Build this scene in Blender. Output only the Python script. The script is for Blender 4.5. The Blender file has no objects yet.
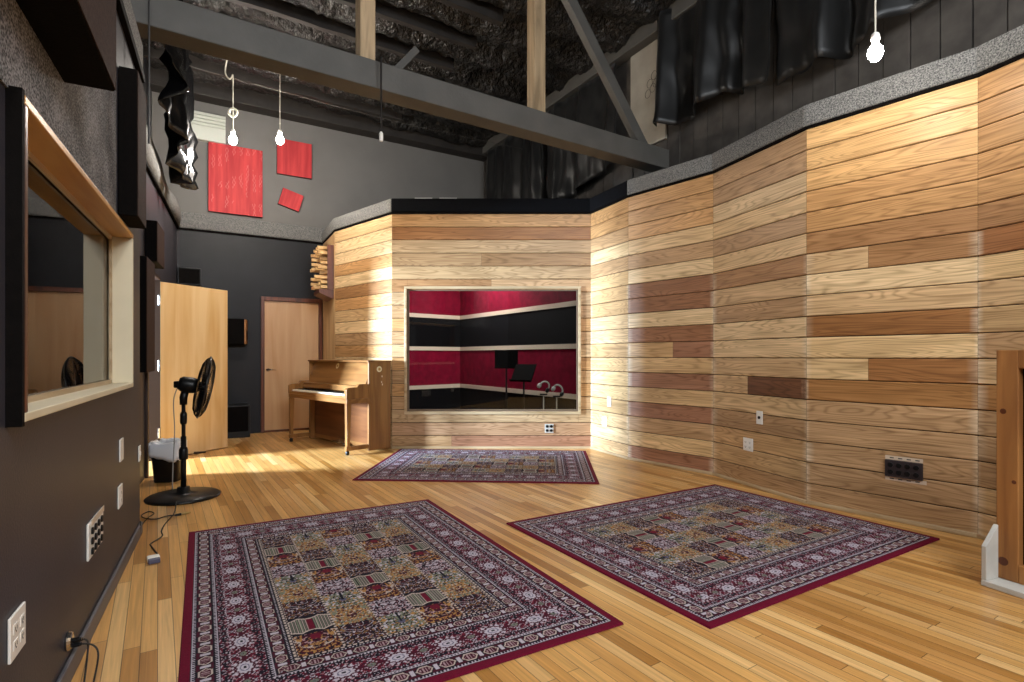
import bpy, bmesh, math, random
import numpy as np
from mathutils import Vector, Matrix, noise

random.seed(7)
S = bpy.context.scene
COL = S.collection
PI = math.pi

# ------------------------------------------------------------------ camera, world, light, exposure
cam_d = bpy.data.cameras.new('camera'); cam = bpy.data.objects.new('camera', cam_d); COL.objects.link(cam)
cam.location = (0, 0, 1.16); cam.rotation_euler = (PI/2, 0, 0)
cam_d.sensor_width = 36; cam_d.lens = 545/1024*36; cam_d.shift_y = 15/1024; cam_d.clip_start = .05
S.camera = cam
S.view_settings.view_transform = 'Standard'; S.view_settings.look = 'None'
S.view_settings.gamma = 1; S.view_settings.use_curve_mapping = False
S.view_settings.exposure = 0.55

W = bpy.data.worlds.new('world'); S.world = W; W.use_nodes = True
W.node_tree.nodes['Background'].inputs[0].default_value = (.93, .96, 1, 1)
W.node_tree.nodes['Background'].inputs[1].default_value = .25

def area(name, loc, target, sx, sy, power, color):
    l = bpy.data.lights.new(name, 'AREA'); l.shape = 'RECTANGLE'; l.size = sx; l.size_y = sy
    l.energy = power; l.color = color
    o = bpy.data.objects.new(name, l); COL.objects.link(o); o.location = loc
    o.rotation_euler = (Vector(target)-Vector(loc)).to_track_quat('-Z', 'Y').to_euler()
    return o
# daylight from the window of the lobby beyond the open door on the left
area('lobby_window_daylight', (-7.3, 4.42, 1.45), (-3.7, 5.62, .9), .65, 1.2, 2000, (.62, .80, 1))
# added fill light, unseen, high behind the viewpoint; no window is built there
area('added_front_fill', (1.6, -1.5, 4.0), (.6, 5, 1.2), 5.2, 1.1, 330, (.90, .95, 1))
# lamp inside the isolation booth
area('booth_lamp', (-.6, 8.3, 2.85), (-.6, 8.4, 0), .5, .5, 46, (1, .92, .92))

# ------------------------------------------------------------------ helpers
def lin(c):
    if isinstance(c, str):
        c = c.lstrip('#'); c = [int(c[i:i+2], 16)/255 for i in (0, 2, 4)]
    return tuple(x/12.92 if x <= .04045 else ((x+.055)/1.055)**2.4 for x in c)

def new_mat(name):
    m = bpy.data.materials.new(name); m.use_nodes = True
    return m, m.node_tree.nodes, m.node_tree.links, m.node_tree.nodes['Principled BSDF']

def mat(name, color, rough=.5, metal=0, spec=.5, nscale=0, namt=0, bump=0, bscale=0, color2=None, sheen=0, bdist=.01):
    m, n, l, b = new_mat(name)
    c = lin(color)
    b.inputs['Base Color'].default_value = (*c, 1); b.inputs['Roughness'].default_value = rough
    b.inputs['Metallic'].default_value = metal; b.inputs['Specular IOR Level'].default_value = spec
    if sheen: b.inputs['Sheen Weight'].default_value = sheen
    tc = n.new('ShaderNodeTexCoord')
    if nscale:
        t = n.new('ShaderNodeTexNoise'); t.inputs['Scale'].default_value = nscale; t.inputs['Detail'].default_value = 4
        l.new(tc.outputs['Object'], t.inputs['Vector'])
        r = n.new('ShaderNodeValToRGB'); l.new(t.outputs['Fac'], r.inputs[0])
        c2 = lin(color2) if color2 else tuple(x*(1-namt) for x in c)
        r.color_ramp.elements[0].position = .35; r.color_ramp.elements[1].position = .65
        r.color_ramp.elements[0].color = (*c2, 1); r.color_ramp.elements[1].color = (*c, 1)
        l.new(r.outputs[0], b.inputs['Base Color'])
    if bump:
        t = n.new('ShaderNodeTexNoise'); t.inputs['Scale'].default_value = bscale or 60; t.inputs['Detail'].default_value = 5
        l.new(tc.outputs['Object'], t.inputs['Vector'])
        bp = n.new('ShaderNodeBump'); bp.inputs['Strength'].default_value = bump; bp.inputs['Distance'].default_value = bdist
        l.new(t.outputs['Fac'], bp.inputs['Height']); l.new(bp.outputs[0], b.inputs['Normal'])
    return m

def emit(name, color, strength):
    m, n, l, b = new_mat(name)
    b.inputs['Base Color'].default_value = (*lin(color), 1)
    b.inputs['Emission Color'].default_value = (*lin(color), 1); b.inputs['Emission Strength'].default_value = strength
    return m

def math_node(n, l, op, a, b=None):
    k = n.new('ShaderNodeMath'); k.operation = op
    for i, v in enumerate((a, b)):
        if v is None: continue
        if isinstance(v, (int, float)): k.inputs[i].default_value = v
        else: l.new(v, k.inputs[i])
    return k.outputs[0]

def wood(name, color, dark, rough=.45, axis='z', scale=1, spec=.4):
    """grain along one object axis"""
    m, n, l, b = new_mat(name)
    tc = n.new('ShaderNodeTexCoord'); mp = n.new('ShaderNodeMapping')
    sc = {'x': (1.2, 14, 14), 'y': (14, 1.2, 14), 'z': (14, 14, 1.2)}[axis]
    mp.inputs['Scale'].default_value = tuple(s*scale for s in sc)
    l.new(tc.outputs['Object'], mp.inputs[0])
    t = n.new('ShaderNodeTexNoise'); t.inputs['Scale'].default_value = 1; t.inputs['Detail'].default_value = 5; t.inputs['Distortion'].default_value = .6
    l.new(mp.outputs[0], t.inputs['Vector'])
    r = n.new('ShaderNodeValToRGB'); l.new(t.outputs['Fac'], r.inputs[0])
    r.color_ramp.elements[0].position = .3; r.color_ramp.elements[1].position = .62
    r.color_ramp.elements[0].color = (*lin(dark), 1); r.color_ramp.elements[1].color = (*lin(color), 1)
    l.new(r.outputs[0], b.inputs['Base Color'])
    b.inputs['Roughness'].default_value = rough; b.inputs['Specular IOR Level'].default_value = spec
    return m

class MB:
    def __init__(s): s.bm = bmesh.new()
    def box(s, x0, x1, y0, y1, z0, z1, M=None):
        c = [(x, y, z) for x in (x0, x1) for y in (y0, y1) for z in (z0, z1)]
        v = [s.bm.verts.new(M @ Vector(p) if M else p) for p in c]
        for f in ((0,1,3,2),(4,6,7,5),(0,4,5,1),(2,3,7,6),(0,2,6,4),(1,5,7,3)): s.bm.faces.new([v[i] for i in f])
        return s
    def prism(s, poly, a0, a1, axis='z', M=None):
        """poly extruded along axis; poly coords are the two other axes in order"""
        def p3(p, a): return {'x': (a, p[0], p[1]), 'y': (p[0], a, p[1]), 'z': (p[0], p[1], a)}[axis]
        A = [s.bm.verts.new(M @ Vector(p3(p, a0)) if M else p3(p, a0)) for p in poly]
        B = [s.bm.verts.new(M @ Vector(p3(p, a1)) if M else p3(p, a1)) for p in poly]
        n = len(poly)
        s.bm.faces.new(A[::-1]); s.bm.faces.new(B)
        for i in range(n): s.bm.faces.new([A[i], A[(i+1) % n], B[(i+1) % n], B[i]])
        return s
    def lathe(s, prof, n=24, M=None, cap=True):
        rings = []
        for r, z in prof:
            ring = []
            for i in range(n):
                a = 2*PI*i/n; p = Vector((r*math.cos(a), r*math.sin(a), z))
                ring.append(s.bm.verts.new(M @ p if M else p))
            rings.append(ring)
        for a, b in zip(rings, rings[1:]):
            for i in range(n): s.bm.faces.new([a[i], a[(i+1) % n], b[(i+1) % n], b[i]])
        if cap: s.bm.faces.new(rings[0][::-1]); s.bm.faces.new(rings[-1])
        return s
    def tube(s, pts, r, n=6, closed=False):
        pts = [Vector(p) for p in pts]; rings = []; N = len(pts); up = None
        for i, p in enumerate(pts):
            if closed: t = pts[(i+1) % N]-pts[i-1]
            else: t = pts[min(i+1, N-1)]-pts[max(i-1, 0)]
            t.normalize()
            if up is None: up = t.orthogonal().normalized()
            up = (up - t*up.dot(t)).normalized(); w = t.cross(up)
            rr = r[i] if isinstance(r, (list, tuple)) else r
            rings.append([s.bm.verts.new(p + (up*math.cos(2*PI*k/n)+w*math.sin(2*PI*k/n))*rr) for k in range(n)])
        pairs = list(zip(rings, rings[1:])) + ([(rings[-1], rings[0])] if closed else [])
        for a, b in pairs:
            for k in range(n): s.bm.faces.new([a[k], a[(k+1) % n], b[(k+1) % n], b[k]])
        if not closed: s.bm.faces.new(rings[0][::-1]); s.bm.faces.new(rings[-1])
        return s
    def grid(s, rows):
        V = [[s.bm.verts.new(p) for p in r] for r in rows]
        for a, b in zip(V, V[1:]):
            for i in range(len(a)-1): s.bm.faces.new([a[i], a[i+1], b[i+1], b[i]])
        return s
    def build(s, name, m, parent=None, bevel=0, smooth=False, solid=0, segs=2):
        bmesh.ops.recalc_face_normals(s.bm, faces=s.bm.faces)
        me = bpy.data.meshes.new(name); s.bm.to_mesh(me); s.bm.free()
        o = bpy.data.objects.new(name, me); COL.objects.link(o)
        for q in (m if isinstance(m, (list, tuple)) else [m]): me.materials.append(q)
        if parent: o.parent = parent
        if smooth:
            for p in me.polygons: p.use_smooth = True
        if solid:
            k = o.modifiers.new('solid', 'SOLIDIFY'); k.thickness = solid; k.offset = 0
        if bevel:
            k = o.modifiers.new('bevel', 'BEVEL'); k.width = bevel; k.segments = segs; k.limit_method = 'ANGLE'; k.angle_limit = .6
            k.harden_normals = False
        return o

def tag(o, label=None, cat=None, group=None, kind=None):
    if label: o['label'] = label
    if cat: o['category'] = cat
    if group: o['group'] = group
    if kind: o['kind'] = kind
    return o
def empty(name, loc, rz=0, label=None, cat=None, group=None):
    o = bpy.data.objects.new(name, None); COL.objects.link(o); o.location = loc; o.rotation_euler = (0, 0, rz)
    o.empty_display_size = .1
    return tag(o, label, cat, group)
def place(o, loc, rz=0): o.location = loc; o.rotation_euler = (0, 0, rz); return o
def copy_tree(o, parent=None):
    c = o.copy(); COL.objects.link(c)
    if parent: c.parent = parent
    for ch in list(o.children): copy_tree(ch, c)
    return c
def ang(d): return math.atan2(d[1], d[0])
def smooth_path(pts, sub=6):
    P = [Vector(p) for p in pts]; out = []
    for i in range(len(P)-1):
        p0 = P[max(i-1, 0)]; p1 = P[i]; p2 = P[i+1]; p3 = P[min(i+2, len(P)-1)]
        for k in range(sub):
            t = k/sub
            out.append(.5*((2*p1)+(p2-p0)*t+(2*p0-5*p1+4*p2-p3)*t*t+(3*p1-p0-3*p2+p3)*t**3))
    out.append(P[-1]); return out

# ------------------------------------------------------------------ materials
M = {}
M['dark_paint'] = mat('charcoal wall paint', '#39373e', .45, spec=.35, nscale=3, namt=.18, bump=.12, bscale=120)
M['grey_paint'] = mat('grey wall paint', '#757370', .7, spec=.2, nscale=2, namt=.1, bump=.1, bscale=80)
M['black_paint'] = mat('black wall paint', '#1f1f23', .5, spec=.25, nscale=3, namt=.15, bump=.1, bscale=100)
M['siding'] = mat('weathered dark siding', '#4b4743', .75, spec=.2, nscale=5, namt=.4, bump=.2, bscale=30)
M['foam'] = mat('black sprayed foam', '#1d1b19', .4, nscale=9, namt=.5, bump=1.0, bscale=20, spec=.7, bdist=.05)
M['purlin'] = mat('dark purlin', '#2c2723', .6, nscale=8, namt=.4, bump=.3, bscale=20)
M['beam'] = mat('grey painted timber', '#514f4b', .6, nscale=4, namt=.22, bump=.15, bscale=40)
M['bare'] = wood('bare weathered timber', '#b59d7c', '#7d6a50', .7, 'z')
M['pale_frame'] = wood('pale oak frame', '#bfa988', '#9c815a', .45, 'x')
M['reveal'] = wood('window reveal pine', '#d9a860', '#b57f3c', .45, 'x', .8)
M['cream_wood'] = mat('cream painted wood', '#ded2b4', .5, nscale=5, namt=.08)
M['booth_red'] = mat('crimson fabric wall', '#7f0c2a', .7, spec=.1, nscale=9, namt=.3)
M['booth_black'] = mat('black fabric wall', '#0a0a0c', .8, spec=.1, nscale=9, namt=.3)
M['stripe'] = mat('cream stripe', '#d6c4ae', .6)
M['booth_carpet_cap_shade'] = mat('booth carpet and cap shade', '#111216', .9, spec=.1, nscale=60, namt=.5)
M['black_fabric'] = mat('black fabric', '#0d0a09', .85, spec=.08, nscale=40, namt=.4, bump=.2, bscale=150)
M['brown_fabric'] = mat('brown fabric', '#3e2e29', .9, spec=.1, nscale=70, namt=.35, bump=.3, bscale=180)
M['curtain'] = mat('black curtain cloth', '#121212', .42, spec=.35, nscale=5, namt=.3, sheen=.05)
M['plastic_drape'] = mat('black plastic sheet', '#0b0b0c', .2, spec=.9)
M['black_plastic'] = mat('black plastic', '#0b0b0c', .4, spec=.3)
M['black_metal'] = mat('black metal', '#121214', .3, metal=.3)
M['chrome'] = mat('chrome', '#cfcfcf', .2, metal=1)
M['white_plastic'] = mat('white plastic', '#ece9e2', .4)
M['dark_slot'] = mat('socket slots', '#2a2a2a', .5)
M['white_cord'] = mat('off white cord', '#d2cdbd', .6)
M['black_rubber'] = mat('black rubber cable', '#1a1512', .5)
M['birch'] = wood('birch door veneer', '#dabb8b', '#c99f66', .4, 'z', .6)
M['dark_trim'] = wood('dark brown stained trim', '#683720', '#452312', .4, 'z')
M['pine'] = wood('pale pine board', '#d0ad7c', '#aa8052', .5, 'z')
M['block'] = wood('diffuser block', '#d8b47c', '#a97a45', .5, 'x', .6)
M['walnut'] = wood('piano wood', '#8c6236', '#6a4422', .3, 'z', 1.0)
M['walnut_x'] = wood('piano wood long grain', '#8c6236', '#6a4422', .3, 'x', 1.0)
M['piano_shade'] = wood('piano wood with painted shade', '#6d4426', '#4e2c17', .3, 'x')  # same piano wood, darkened to paint shade onto the lower panel
M['keys'] = mat('ivory keys', '#efe6d2', .3)
M['white_mdf'] = mat('grey white board', '#c3c0b8', .6, nscale=8, namt=.15)
M['gobo_wood'] = wood('rough pine frame', '#a9743f', '#7c4e27', .55, 'z', 1.0)
M['liner'] = mat('clear bin liner', '#dfe3ea', .3, spec=.6)

# glass: clear pane with surface reflection set by its index, natural at the default
def glass(name='window glass', ior=1.52):
    m, n, l, b = new_mat(name); n.remove(b)
    tr = n.new('ShaderNodeBsdfTransparent'); tr.inputs[0].default_value = (.93, .96, .95, 1)
    gl = n.new('ShaderNodeBsdfGlossy'); gl.inputs['Roughness'].default_value = .004
    fr = n.new('ShaderNodeFresnel'); fr.inputs[0].default_value = ior
    mx = n.new('ShaderNodeMixShader'); l.new(fr.outputs[0], mx.inputs[0]); l.new(tr.outputs[0], mx.inputs[1]); l.new(gl.outputs[0], mx.inputs[2])
    l.new(mx.outputs[0], n['Material Output'].inputs[0]); return m
M['glass'] = glass()
M['boosted_reflection_glass'] = glass('control room glass with boosted reflection', 2.1)  # refractive index raised above that of real glass to brighten the reflections

# speckled grey carpet of the wall caps
def speckle():
    m, n, l, b = new_mat('speckled grey carpet')
    tc = n.new('ShaderNodeTexCoord')
    t = n.new('ShaderNodeTexNoise'); t.inputs['Scale'].default_value = 110; t.inputs['Detail'].default_value = 4; t.inputs['Roughness'].default_value = .7
    l.new(tc.outputs['Object'], t.inputs['Vector'])
    r = n.new('ShaderNodeValToRGB'); l.new(t.outputs['Fac'], r.inputs[0])
    e = r.color_ramp.elements; e[0].position = .38; e[0].color = (*lin('#3a3b3d'), 1); e[1].position = .66; e[1].color = (*lin('#9b9a96'), 1)
    l.new(r.outputs[0], b.inputs['Base Color']); b.inputs['Roughness'].default_value = .95
    bp = n.new('ShaderNodeBump'); bp.inputs['Strength'].default_value = .6; bp.inputs['Distance'].default_value = .01
    l.new(t.outputs['Fac'], bp.inputs['Height']); l.new(bp.outputs[0], b.inputs['Normal'])
    return m
M['speckle'] = speckle()
def wall_felt():
    m, n, l, b = new_mat('grey felt wall')
    tc = n.new('ShaderNodeTexCoord')
    t = n.new('ShaderNodeTexNoise'); t.inputs['Scale'].default_value = 130; t.inputs['Detail'].default_value = 2
    t2 = n.new('ShaderNodeTexNoise'); t2.inputs['Scale'].default_value = 4; t2.inputs['Detail'].default_value = 3
    l.new(tc.outputs['Object'], t.inputs['Vector']); l.new(tc.outputs['Object'], t2.inputs['Vector'])
    s = math_node(n, l, 'ADD', t.outputs['Fac'], math_node(n, l, 'MULTIPLY', t2.outputs['Fac'], .45))
    r = n.new('ShaderNodeValToRGB'); l.new(s, r.inputs[0])
    e = r.color_ramp.elements; e[0].position = .62; e[0].color = (*lin('#38383a'), 1); e[1].position = .9; e[1].color = (*lin('#98979a'), 1)
    l.new(r.outputs[0], b.inputs['Base Color']); b.inputs['Roughness'].default_value = .95
    return m
M['felt'] = wall_felt()

# plank cladding: per-plank colour attribute x grain in plank space (UV in metres)
def plank_mat():
    m, n, l, b = new_mat('red gum plank cladding')
    at = n.new('ShaderNodeVertexColor'); at.layer_name = 'Col'
    uv = n.new('ShaderNodeUVMap'); uv.uv_map = 'UV'
    mp = n.new('ShaderNodeMapping'); mp.inputs['Scale'].default_value = (1.6, 60, 1); l.new(uv.outputs[0], mp.inputs[0])
    t = n.new('ShaderNodeTexNoise'); t.inputs['Scale'].default_value = 1; t.inputs['Detail'].default_value = 8; t.inputs['Distortion'].default_value = .5
    l.new(mp.outputs[0], t.inputs['Vector'])
    # cathedral figure: rings of a slow noise field
    mp2 = n.new('ShaderNodeMapping'); mp2.inputs['Scale'].default_value = (.8, 7, 1); l.new(uv.outputs[0], mp2.inputs[0])
    t2 = n.new('ShaderNodeTexNoise'); t2.inputs['Scale'].default_value = 1; t2.inputs['Detail'].default_value = 1.5; t2.inputs['Distortion'].default_value = .3
    l.new(mp2.outputs[0], t2.inputs['Vector'])
    ring = math_node(n, l, 'SINE', math_node(n, l, 'MULTIPLY', t2.outputs['Fac'], 120))
    ring = math_node(n, l, 'MULTIPLY', math_node(n, l, 'ADD', ring, 1), .5)
    ring = math_node(n, l, 'POWER', ring, 3.0)
    g = math_node(n, l, 'SUBTRACT', math_node(n, l, 'ADD', math_node(n, l, 'MULTIPLY', t.outputs['Fac'], 1.1), .60), math_node(n, l, 'MULTIPLY', ring, .34))
    # large blotches
    mp3 = n.new('ShaderNodeMapping'); mp3.inputs['Scale'].default_value = (1.5, 6, 1); l.new(uv.outputs[0], mp3.inputs[0])
    t3 = n.new('ShaderNodeTexNoise'); t3.inputs['Scale'].default_value = 1; t3.inputs['Detail'].default_value = 2; l.new(mp3.outputs[0], t3.inputs['Vector'])
    g = math_node(n, l, 'MULTIPLY', g, math_node(n, l, 'ADD', math_node(n, l, 'MULTIPLY', t3.outputs['Fac'], .7), .65))
    mx = n.new('ShaderNodeMix'); mx.data_type = 'RGBA'; mx.blend_type = 'MULTIPLY'; mx.inputs[0].default_value = 1
    cb = n.new('ShaderNodeCombineColor')
    l.new(g, cb.inputs[0]); l.new(math_node(n, l, 'POWER', g, 1.15), cb.inputs[1]); l.new(math_node(n, l, 'POWER', g, 1.35), cb.inputs[2])
    l.new(at.outputs[0], mx.inputs[6]); l.new(cb.outputs[0], mx.inputs[7])
    l.new(mx.outputs[2], b.inputs['Base Color'])
    b.inputs['Roughness'].default_value = .42; b.inputs['Specular IOR Level'].default_value = .35
    bp = n.new('ShaderNodeBump'); bp.inputs['Strength'].default_value = .15; bp.inputs['Distance'].default_value = .003
    l.new(t.outputs['Fac'], bp.inputs['Height']); l.new(bp.outputs[0], b.inputs['Normal'])
    return m
M['plank'] = plank_mat()
M['groove'] = mat('dark plank groove', '#2a1d12', .8)

# strip floor
FLOOR_ANG = math.atan2(.838, -.545)      # board direction in plan
def floor_mat():
    m, n, l, b = new_mat('oak strip floor')
    tc = n.new('ShaderNodeTexCoord'); mp = n.new('ShaderNodeMapping'); mp.inputs['Rotation'].default_value = (0, 0, -FLOOR_ANG)
    l.new(tc.outputs['Object'], mp.inputs[0])
    sp = n.new('ShaderNodeSeparateXYZ'); l.new(mp.outputs[0], sp.inputs[0])
    vv = math_node(n, l, 'DIVIDE', sp.outputs[1], .0572); row = math_node(n, l, 'FLOOR', vv)
    wn = n.new('ShaderNodeTexWhiteNoise'); wn.noise_dimensions = '1D'; l.new(row, wn.inputs['W'])
    uu = math_node(n, l, 'ADD', math_node(n, l, 'DIVIDE', sp.outputs[0], 1.05), math_node(n, l, 'MULTIPLY', wn.outputs['Value'], 37))
    brd = math_node(n, l, 'FLOOR', uu)
    cx = n.new('ShaderNodeCombineXYZ'); l.new(row, cx.inputs[0]); l.new(brd, cx.inputs[1])
    wn2 = n.new('ShaderNodeTexWhiteNoise'); wn2.noise_dimensions = '2D'; l.new(cx.outputs[0], wn2.inputs['Vector'])
    gv = math_node(n, l, 'GREATER_THAN', math_node(n, l, 'ABSOLUTE', math_node(n, l, 'SUBTRACT', math_node(n, l, 'FRACT', vv), .5)), .474)
    gu = math_node(n, l, 'GREATER_THAN', math_node(n, l, 'ABSOLUTE', math_node(n, l, 'SUBTRACT', math_node(n, l, 'FRACT', uu), .5)), .4985)
    gap = math_node(n, l, 'MAXIMUM', gv, gu)
    r = n.new('ShaderNodeValToRGB'); l.new(wn2.outputs['Value'], r.inputs[0])
    e = r.color_ramp.elements; e[0].position = 0; e[0].color = (*lin('#9c6a2f'), 1); e[1].position = 1; e[1].color = (*lin('#dab277'), 1)
    for p, c in ((.3, '#c18f50'), (.6, '#cd9e5e'), (.8, '#b27f44')):
        k = e.new(p); k.color = (*lin(c), 1)
    mp2 = n.new('ShaderNodeMapping'); mp2.inputs['Rotation'].default_value = (0, 0, -FLOOR_ANG)
    l.new(tc.outputs['Object'], mp2.inputs[0])
    ms = n.new('ShaderNodeVectorMath'); ms.operation = 'MULTIPLY'; ms.inputs[1].default_value = (2.2, 70, 1); l.new(mp2.outputs[0], ms.inputs[0])
    t = n.new('ShaderNodeTexNoise'); t.inputs['Scale'].default_value = 1; t.inputs['Detail'].default_value = 5; t.inputs['Distortion'].default_value = .5
    l.new(ms.outputs[0], t.inputs['Vector'])
    t2 = n.new('ShaderNodeTexNoise'); t2.inputs['Scale'].default_value = 1.3; t2.inputs['Detail'].default_value = 4; l.new(tc.outputs['Object'], t2.inputs['Vector'])
    g = math_node(n, l, 'ADD', math_node(n, l, 'MULTIPLY', t.outputs['Fac'], .95), .62)
    g = math_node(n, l, 'MULTIPLY', g, math_node(n, l, 'ADD', math_node(n, l, 'MULTIPLY', t2.outputs['Fac'], .4), .8))
    g = math_node(n, l, 'MULTIPLY', g, math_node(n, l, 'SUBTRACT', 1, math_node(n, l, 'MULTIPLY', gap, .7)))
    mx = n.new('ShaderNodeMix'); mx.data_type = 'RGBA'; mx.blend_type = 'MULTIPLY'; mx.inputs[0].default_value = 1
    l.new(r.outputs[0], mx.inputs[6]); l.new(g, mx.inputs[7]); l.new(mx.outputs[2], b.inputs['Base Color'])
    b.inputs['Roughness'].default_value = .3; b.inputs['Specular IOR Level'].default_value = .5
    bp = n.new('ShaderNodeBump'); bp.inputs['Strength'].default_value = .25; bp.inputs['Distance'].default_value = .002
    l.new(math_node(n, l, 'SUBTRACT', t.outputs['Fac'], gap), bp.inputs['Height']); l.new(bp.outputs[0], b.inputs['Normal'])
    return m
M['floor'] = floor_mat()

# ------------------------------------------------------------------ structure
def struct(o, label=None): o['kind'] = 'structure'; return tag(o, label)
HW = 2.94                                   # height of the wood and of the built-out walls
CAP = 3.13
# plan points
NL0, NLD = Vector((-1.586, 1.939)), Vector((-.463, .886)).normalized()      # left near wall face line
NLN = Vector((NLD.y, -NLD.x))                                                # into the room
A_NL = ang(NLD)
NL_END = 1.84
RL0, RL1 = Vector((-2.66, 3.5)), Vector((-4.71, 7.66)); RLD = (RL1-RL0).normalized(); A_RL = ang(RLD); RL_LEN = (RL1-RL0).length
BK0 = Vector((-3.5, 8.41)); BKD = Vector((.852, .524)).normalized(); A_BK = ang(BKD)
RIGHT = [Vector(p) for p in ((.985, 6.82), (1.304, 6.11), (1.96, 5.306), (2.313, 4.281), (2.971, 3.475), (3.31, 2.44), (3.97, 1.63), (4.31, .6))]
CL, CR = Vector((-1.502, 6.82)), Vector((.985, 6.82))
DG = Vector((-2.53, 7.79))
RT = Vector((-3.02, 8.70))
OW0, OWD = Vector((1.36, 7.0)), Vector((.5, -.866))                          # outer right wall
OWN = Vector((-.866, -.5)); A_OW = ang(OWD)
BMD = Vector((.8368, .5476)); A_BM = ang(BMD); BM_END = Vector((1.80, 6.24))

fl = MB().box(-9, 7, -2.2, 12, -.06, 0).build('floor', M['floor']); struct(fl, 'honey oak strip floor')

def wall_hole(name, length, thick, z0, z1, hole, m, loc, rz, sgn=1):
    """local x along the wall, room face at y=0, thickness to +y (sgn=1) or -y"""
    b = MB(); y0, y1 = (0, thick) if sgn > 0 else (-thick, 0)
    if hole:
        a, c, d, e = hole
        b.box(0, a, y0, y1, z0, z1); b.box(c, length, y0, y1, z0, z1)
        if d > z0: b.box(a, c, y0, y1, z0, d)
        if e < z1: b.box(a, c, y0, y1, e, z1)
    else: b.box(0, length, y0, y1, z0, z1)
    return struct(place(b.build(name, m), loc, rz))

# left near wall with control room window (t from -3.2)
T0 = -3.2
wx0, wx1, wz0, wz1 = -.582-T0, 1.295-T0, .985, 1.85
p = NL0+NLD*T0
wl = wall_hole('wall_left', NL_END-T0, .16, 0, 2.95, (wx0+.02, wx1-.02, wz0+.02, wz1-.02), M['dark_paint'], (p.x, p.y, 0), A_NL, 1)
# felt upper lining of the near left wall, above and beside the window
b = MB(); b.box(wx0-1.6, -T0+.95, -.006, -.001, wz1+.003, 2.9)
o = struct(place(b.build('trim_1', M['felt']), (p.x, p.y, 0), A_NL), 'mottled grey felt lining above the control room window')
# baseboard
b = MB().box(0, NL_END-T0, -.016, -.001, 0, .075)
struct(place(b.build('baseboard_left', mat('grey baseboard', '#57555a', .5), bevel=.004), (p.x, p.y, 0), A_NL))
# recessed left wall with doorway
d0 = (Vector((-3.52, 5.22))-RL0).dot(RLD); d1 = (Vector((-3.92, 6.07))-RL0).dot(RLD)
wall_hole('wall_left_recess', RL_LEN, .14, 0, 2.95, (d0, d1, 0, 2.03), M['dark_paint'], (RL0.x, RL0.y, 0), A_RL, 1)
# jamb lining of that doorway
b = MB(); b.box(d0, d0+.03, -.012, .15, 0, 2.03).box(d1-.03, d1, -.012, .15, 0, 2.03).box(d0, d1, -.012, .15, 2.0, 2.04)
b.box(d0-.07, d0, -.025, -.001, 0, 2.1)
struct(place(b.build('trim_2', mat('dark stained jamb', '#33231c', .5), bevel=.004), (RL0.x, RL0.y, 0), A_RL), 'dark brown door jamb in the left wall')
# lobby beyond the doorway: a plain wall
struct(MB().box(-3.5, 7, -1.75, -1.62, 0, 5.1).build('wall_behind', M['black_paint']), 'black wall behind the viewpoint')
struct(MB().box(-8.2, -8.1, 2.5, 8.5, 0, 3).build('wall_lobby', M['grey_paint']))
# end return between near wall and recess
e1 = NL0+NLD*NL_END
wd = RL0-e1
b = MB().box(0, wd.length, 0, .12, 0, 2.95)
struct(place(b.build('wall_left_end', M['dark_paint']), (e1.x, e1.y, 0), ang(wd)))
# cap over near wall: black trim and speckled strip
b = MB().box(0, NL_END-T0, -.03, .3, 2.95, 3.0)
struct(place(b.build('trim_3', M['black_fabric'], bevel=.005), (p.x, p.y, 0), A_NL))
b = MB().box(0, NL_END-T0, -.02, .32, 3.0, 3.2)
struct(place(b.build('trim_4', M['speckle'], bevel=.02), (p.x, p.y, 0), A_NL), 'speckled grey carpet cap along the left wall')
b = MB().box(0, RL_LEN-.0, -.03, .25, 2.95, 2.98)
struct(place(b.build('trim_5', M['black_fabric'], bevel=.005), (RL0.x, RL0.y, 0), A_RL))
b = MB()
rows = []
for i in range(25):
    x = RL_LEN*i/24; f = i/24; w = noise.noise(Vector((x*1.3, 0, 3)))
    top = 3.5-.3*f+.08*w; o_ = -.03-.05*max(0, noise.noise(Vector((x*1.1, 5, 0))))
    rows.append([(x, .12, 2.98), (x, o_, 2.98), (x, o_-.02, 3.1), (x, o_+.02, top-.02), (x, .1, top)])
b.grid(rows)
struct(place(b.build('trim_6', M['speckle'], smooth=True, solid=.01), (RL0.x, RL0.y, 0), A_RL), 'loose speckled carpet cap over the rear left wall')
# outer left wall, upper
q = Vector((-1.96, 1.75))-NLD*3
struct(place(MB().box(0, 9.8, 0, .1, 2.9, 5.1).build('wall_left_upper', M['black_paint']), (q.x, q.y, 0), A_NL))

# rear wall, dark lower part with door hole, grey upper part
q = BK0-BKD*1.75
D2a, D2b = -.345+1.75, .549+1.75
wall_hole('wall_rear', 2.6, .12, 0, 2.96, (D2a+.04, D2b-.04, 0, 2.02), M['black_paint'], (q.x, q.y, 0), A_BK, 1)
struct(place(MB().box(-.4, 5.4, .04, .14, 2.9, 5.1).build('wall_rear_upper', M['grey_paint']), (q.x, q.y, 0), A_BK))
b = MB().box(0, 2.6, -.02, .04, 2.97, 3.2)
struct(place(b.build('trim_7', M['speckle'], bevel=.02), (q.x, q.y, 0), A_BK), 'speckled carpet strip across the rear wall')
struct(place(MB().box(0, 2.6, -.012, .03, 2.94, 2.97).build('trim_8', M['black_fabric']), (q.x, q.y, 0), A_BK))
# header at the ceiling on the rear wall
struct(place(MB().box(-.6, 5.4, -.22, .04, 4.82, 5.05).build('trim_9', M['purlin'], bevel=.01), (q.x, q.y, 0), A_BK))

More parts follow.
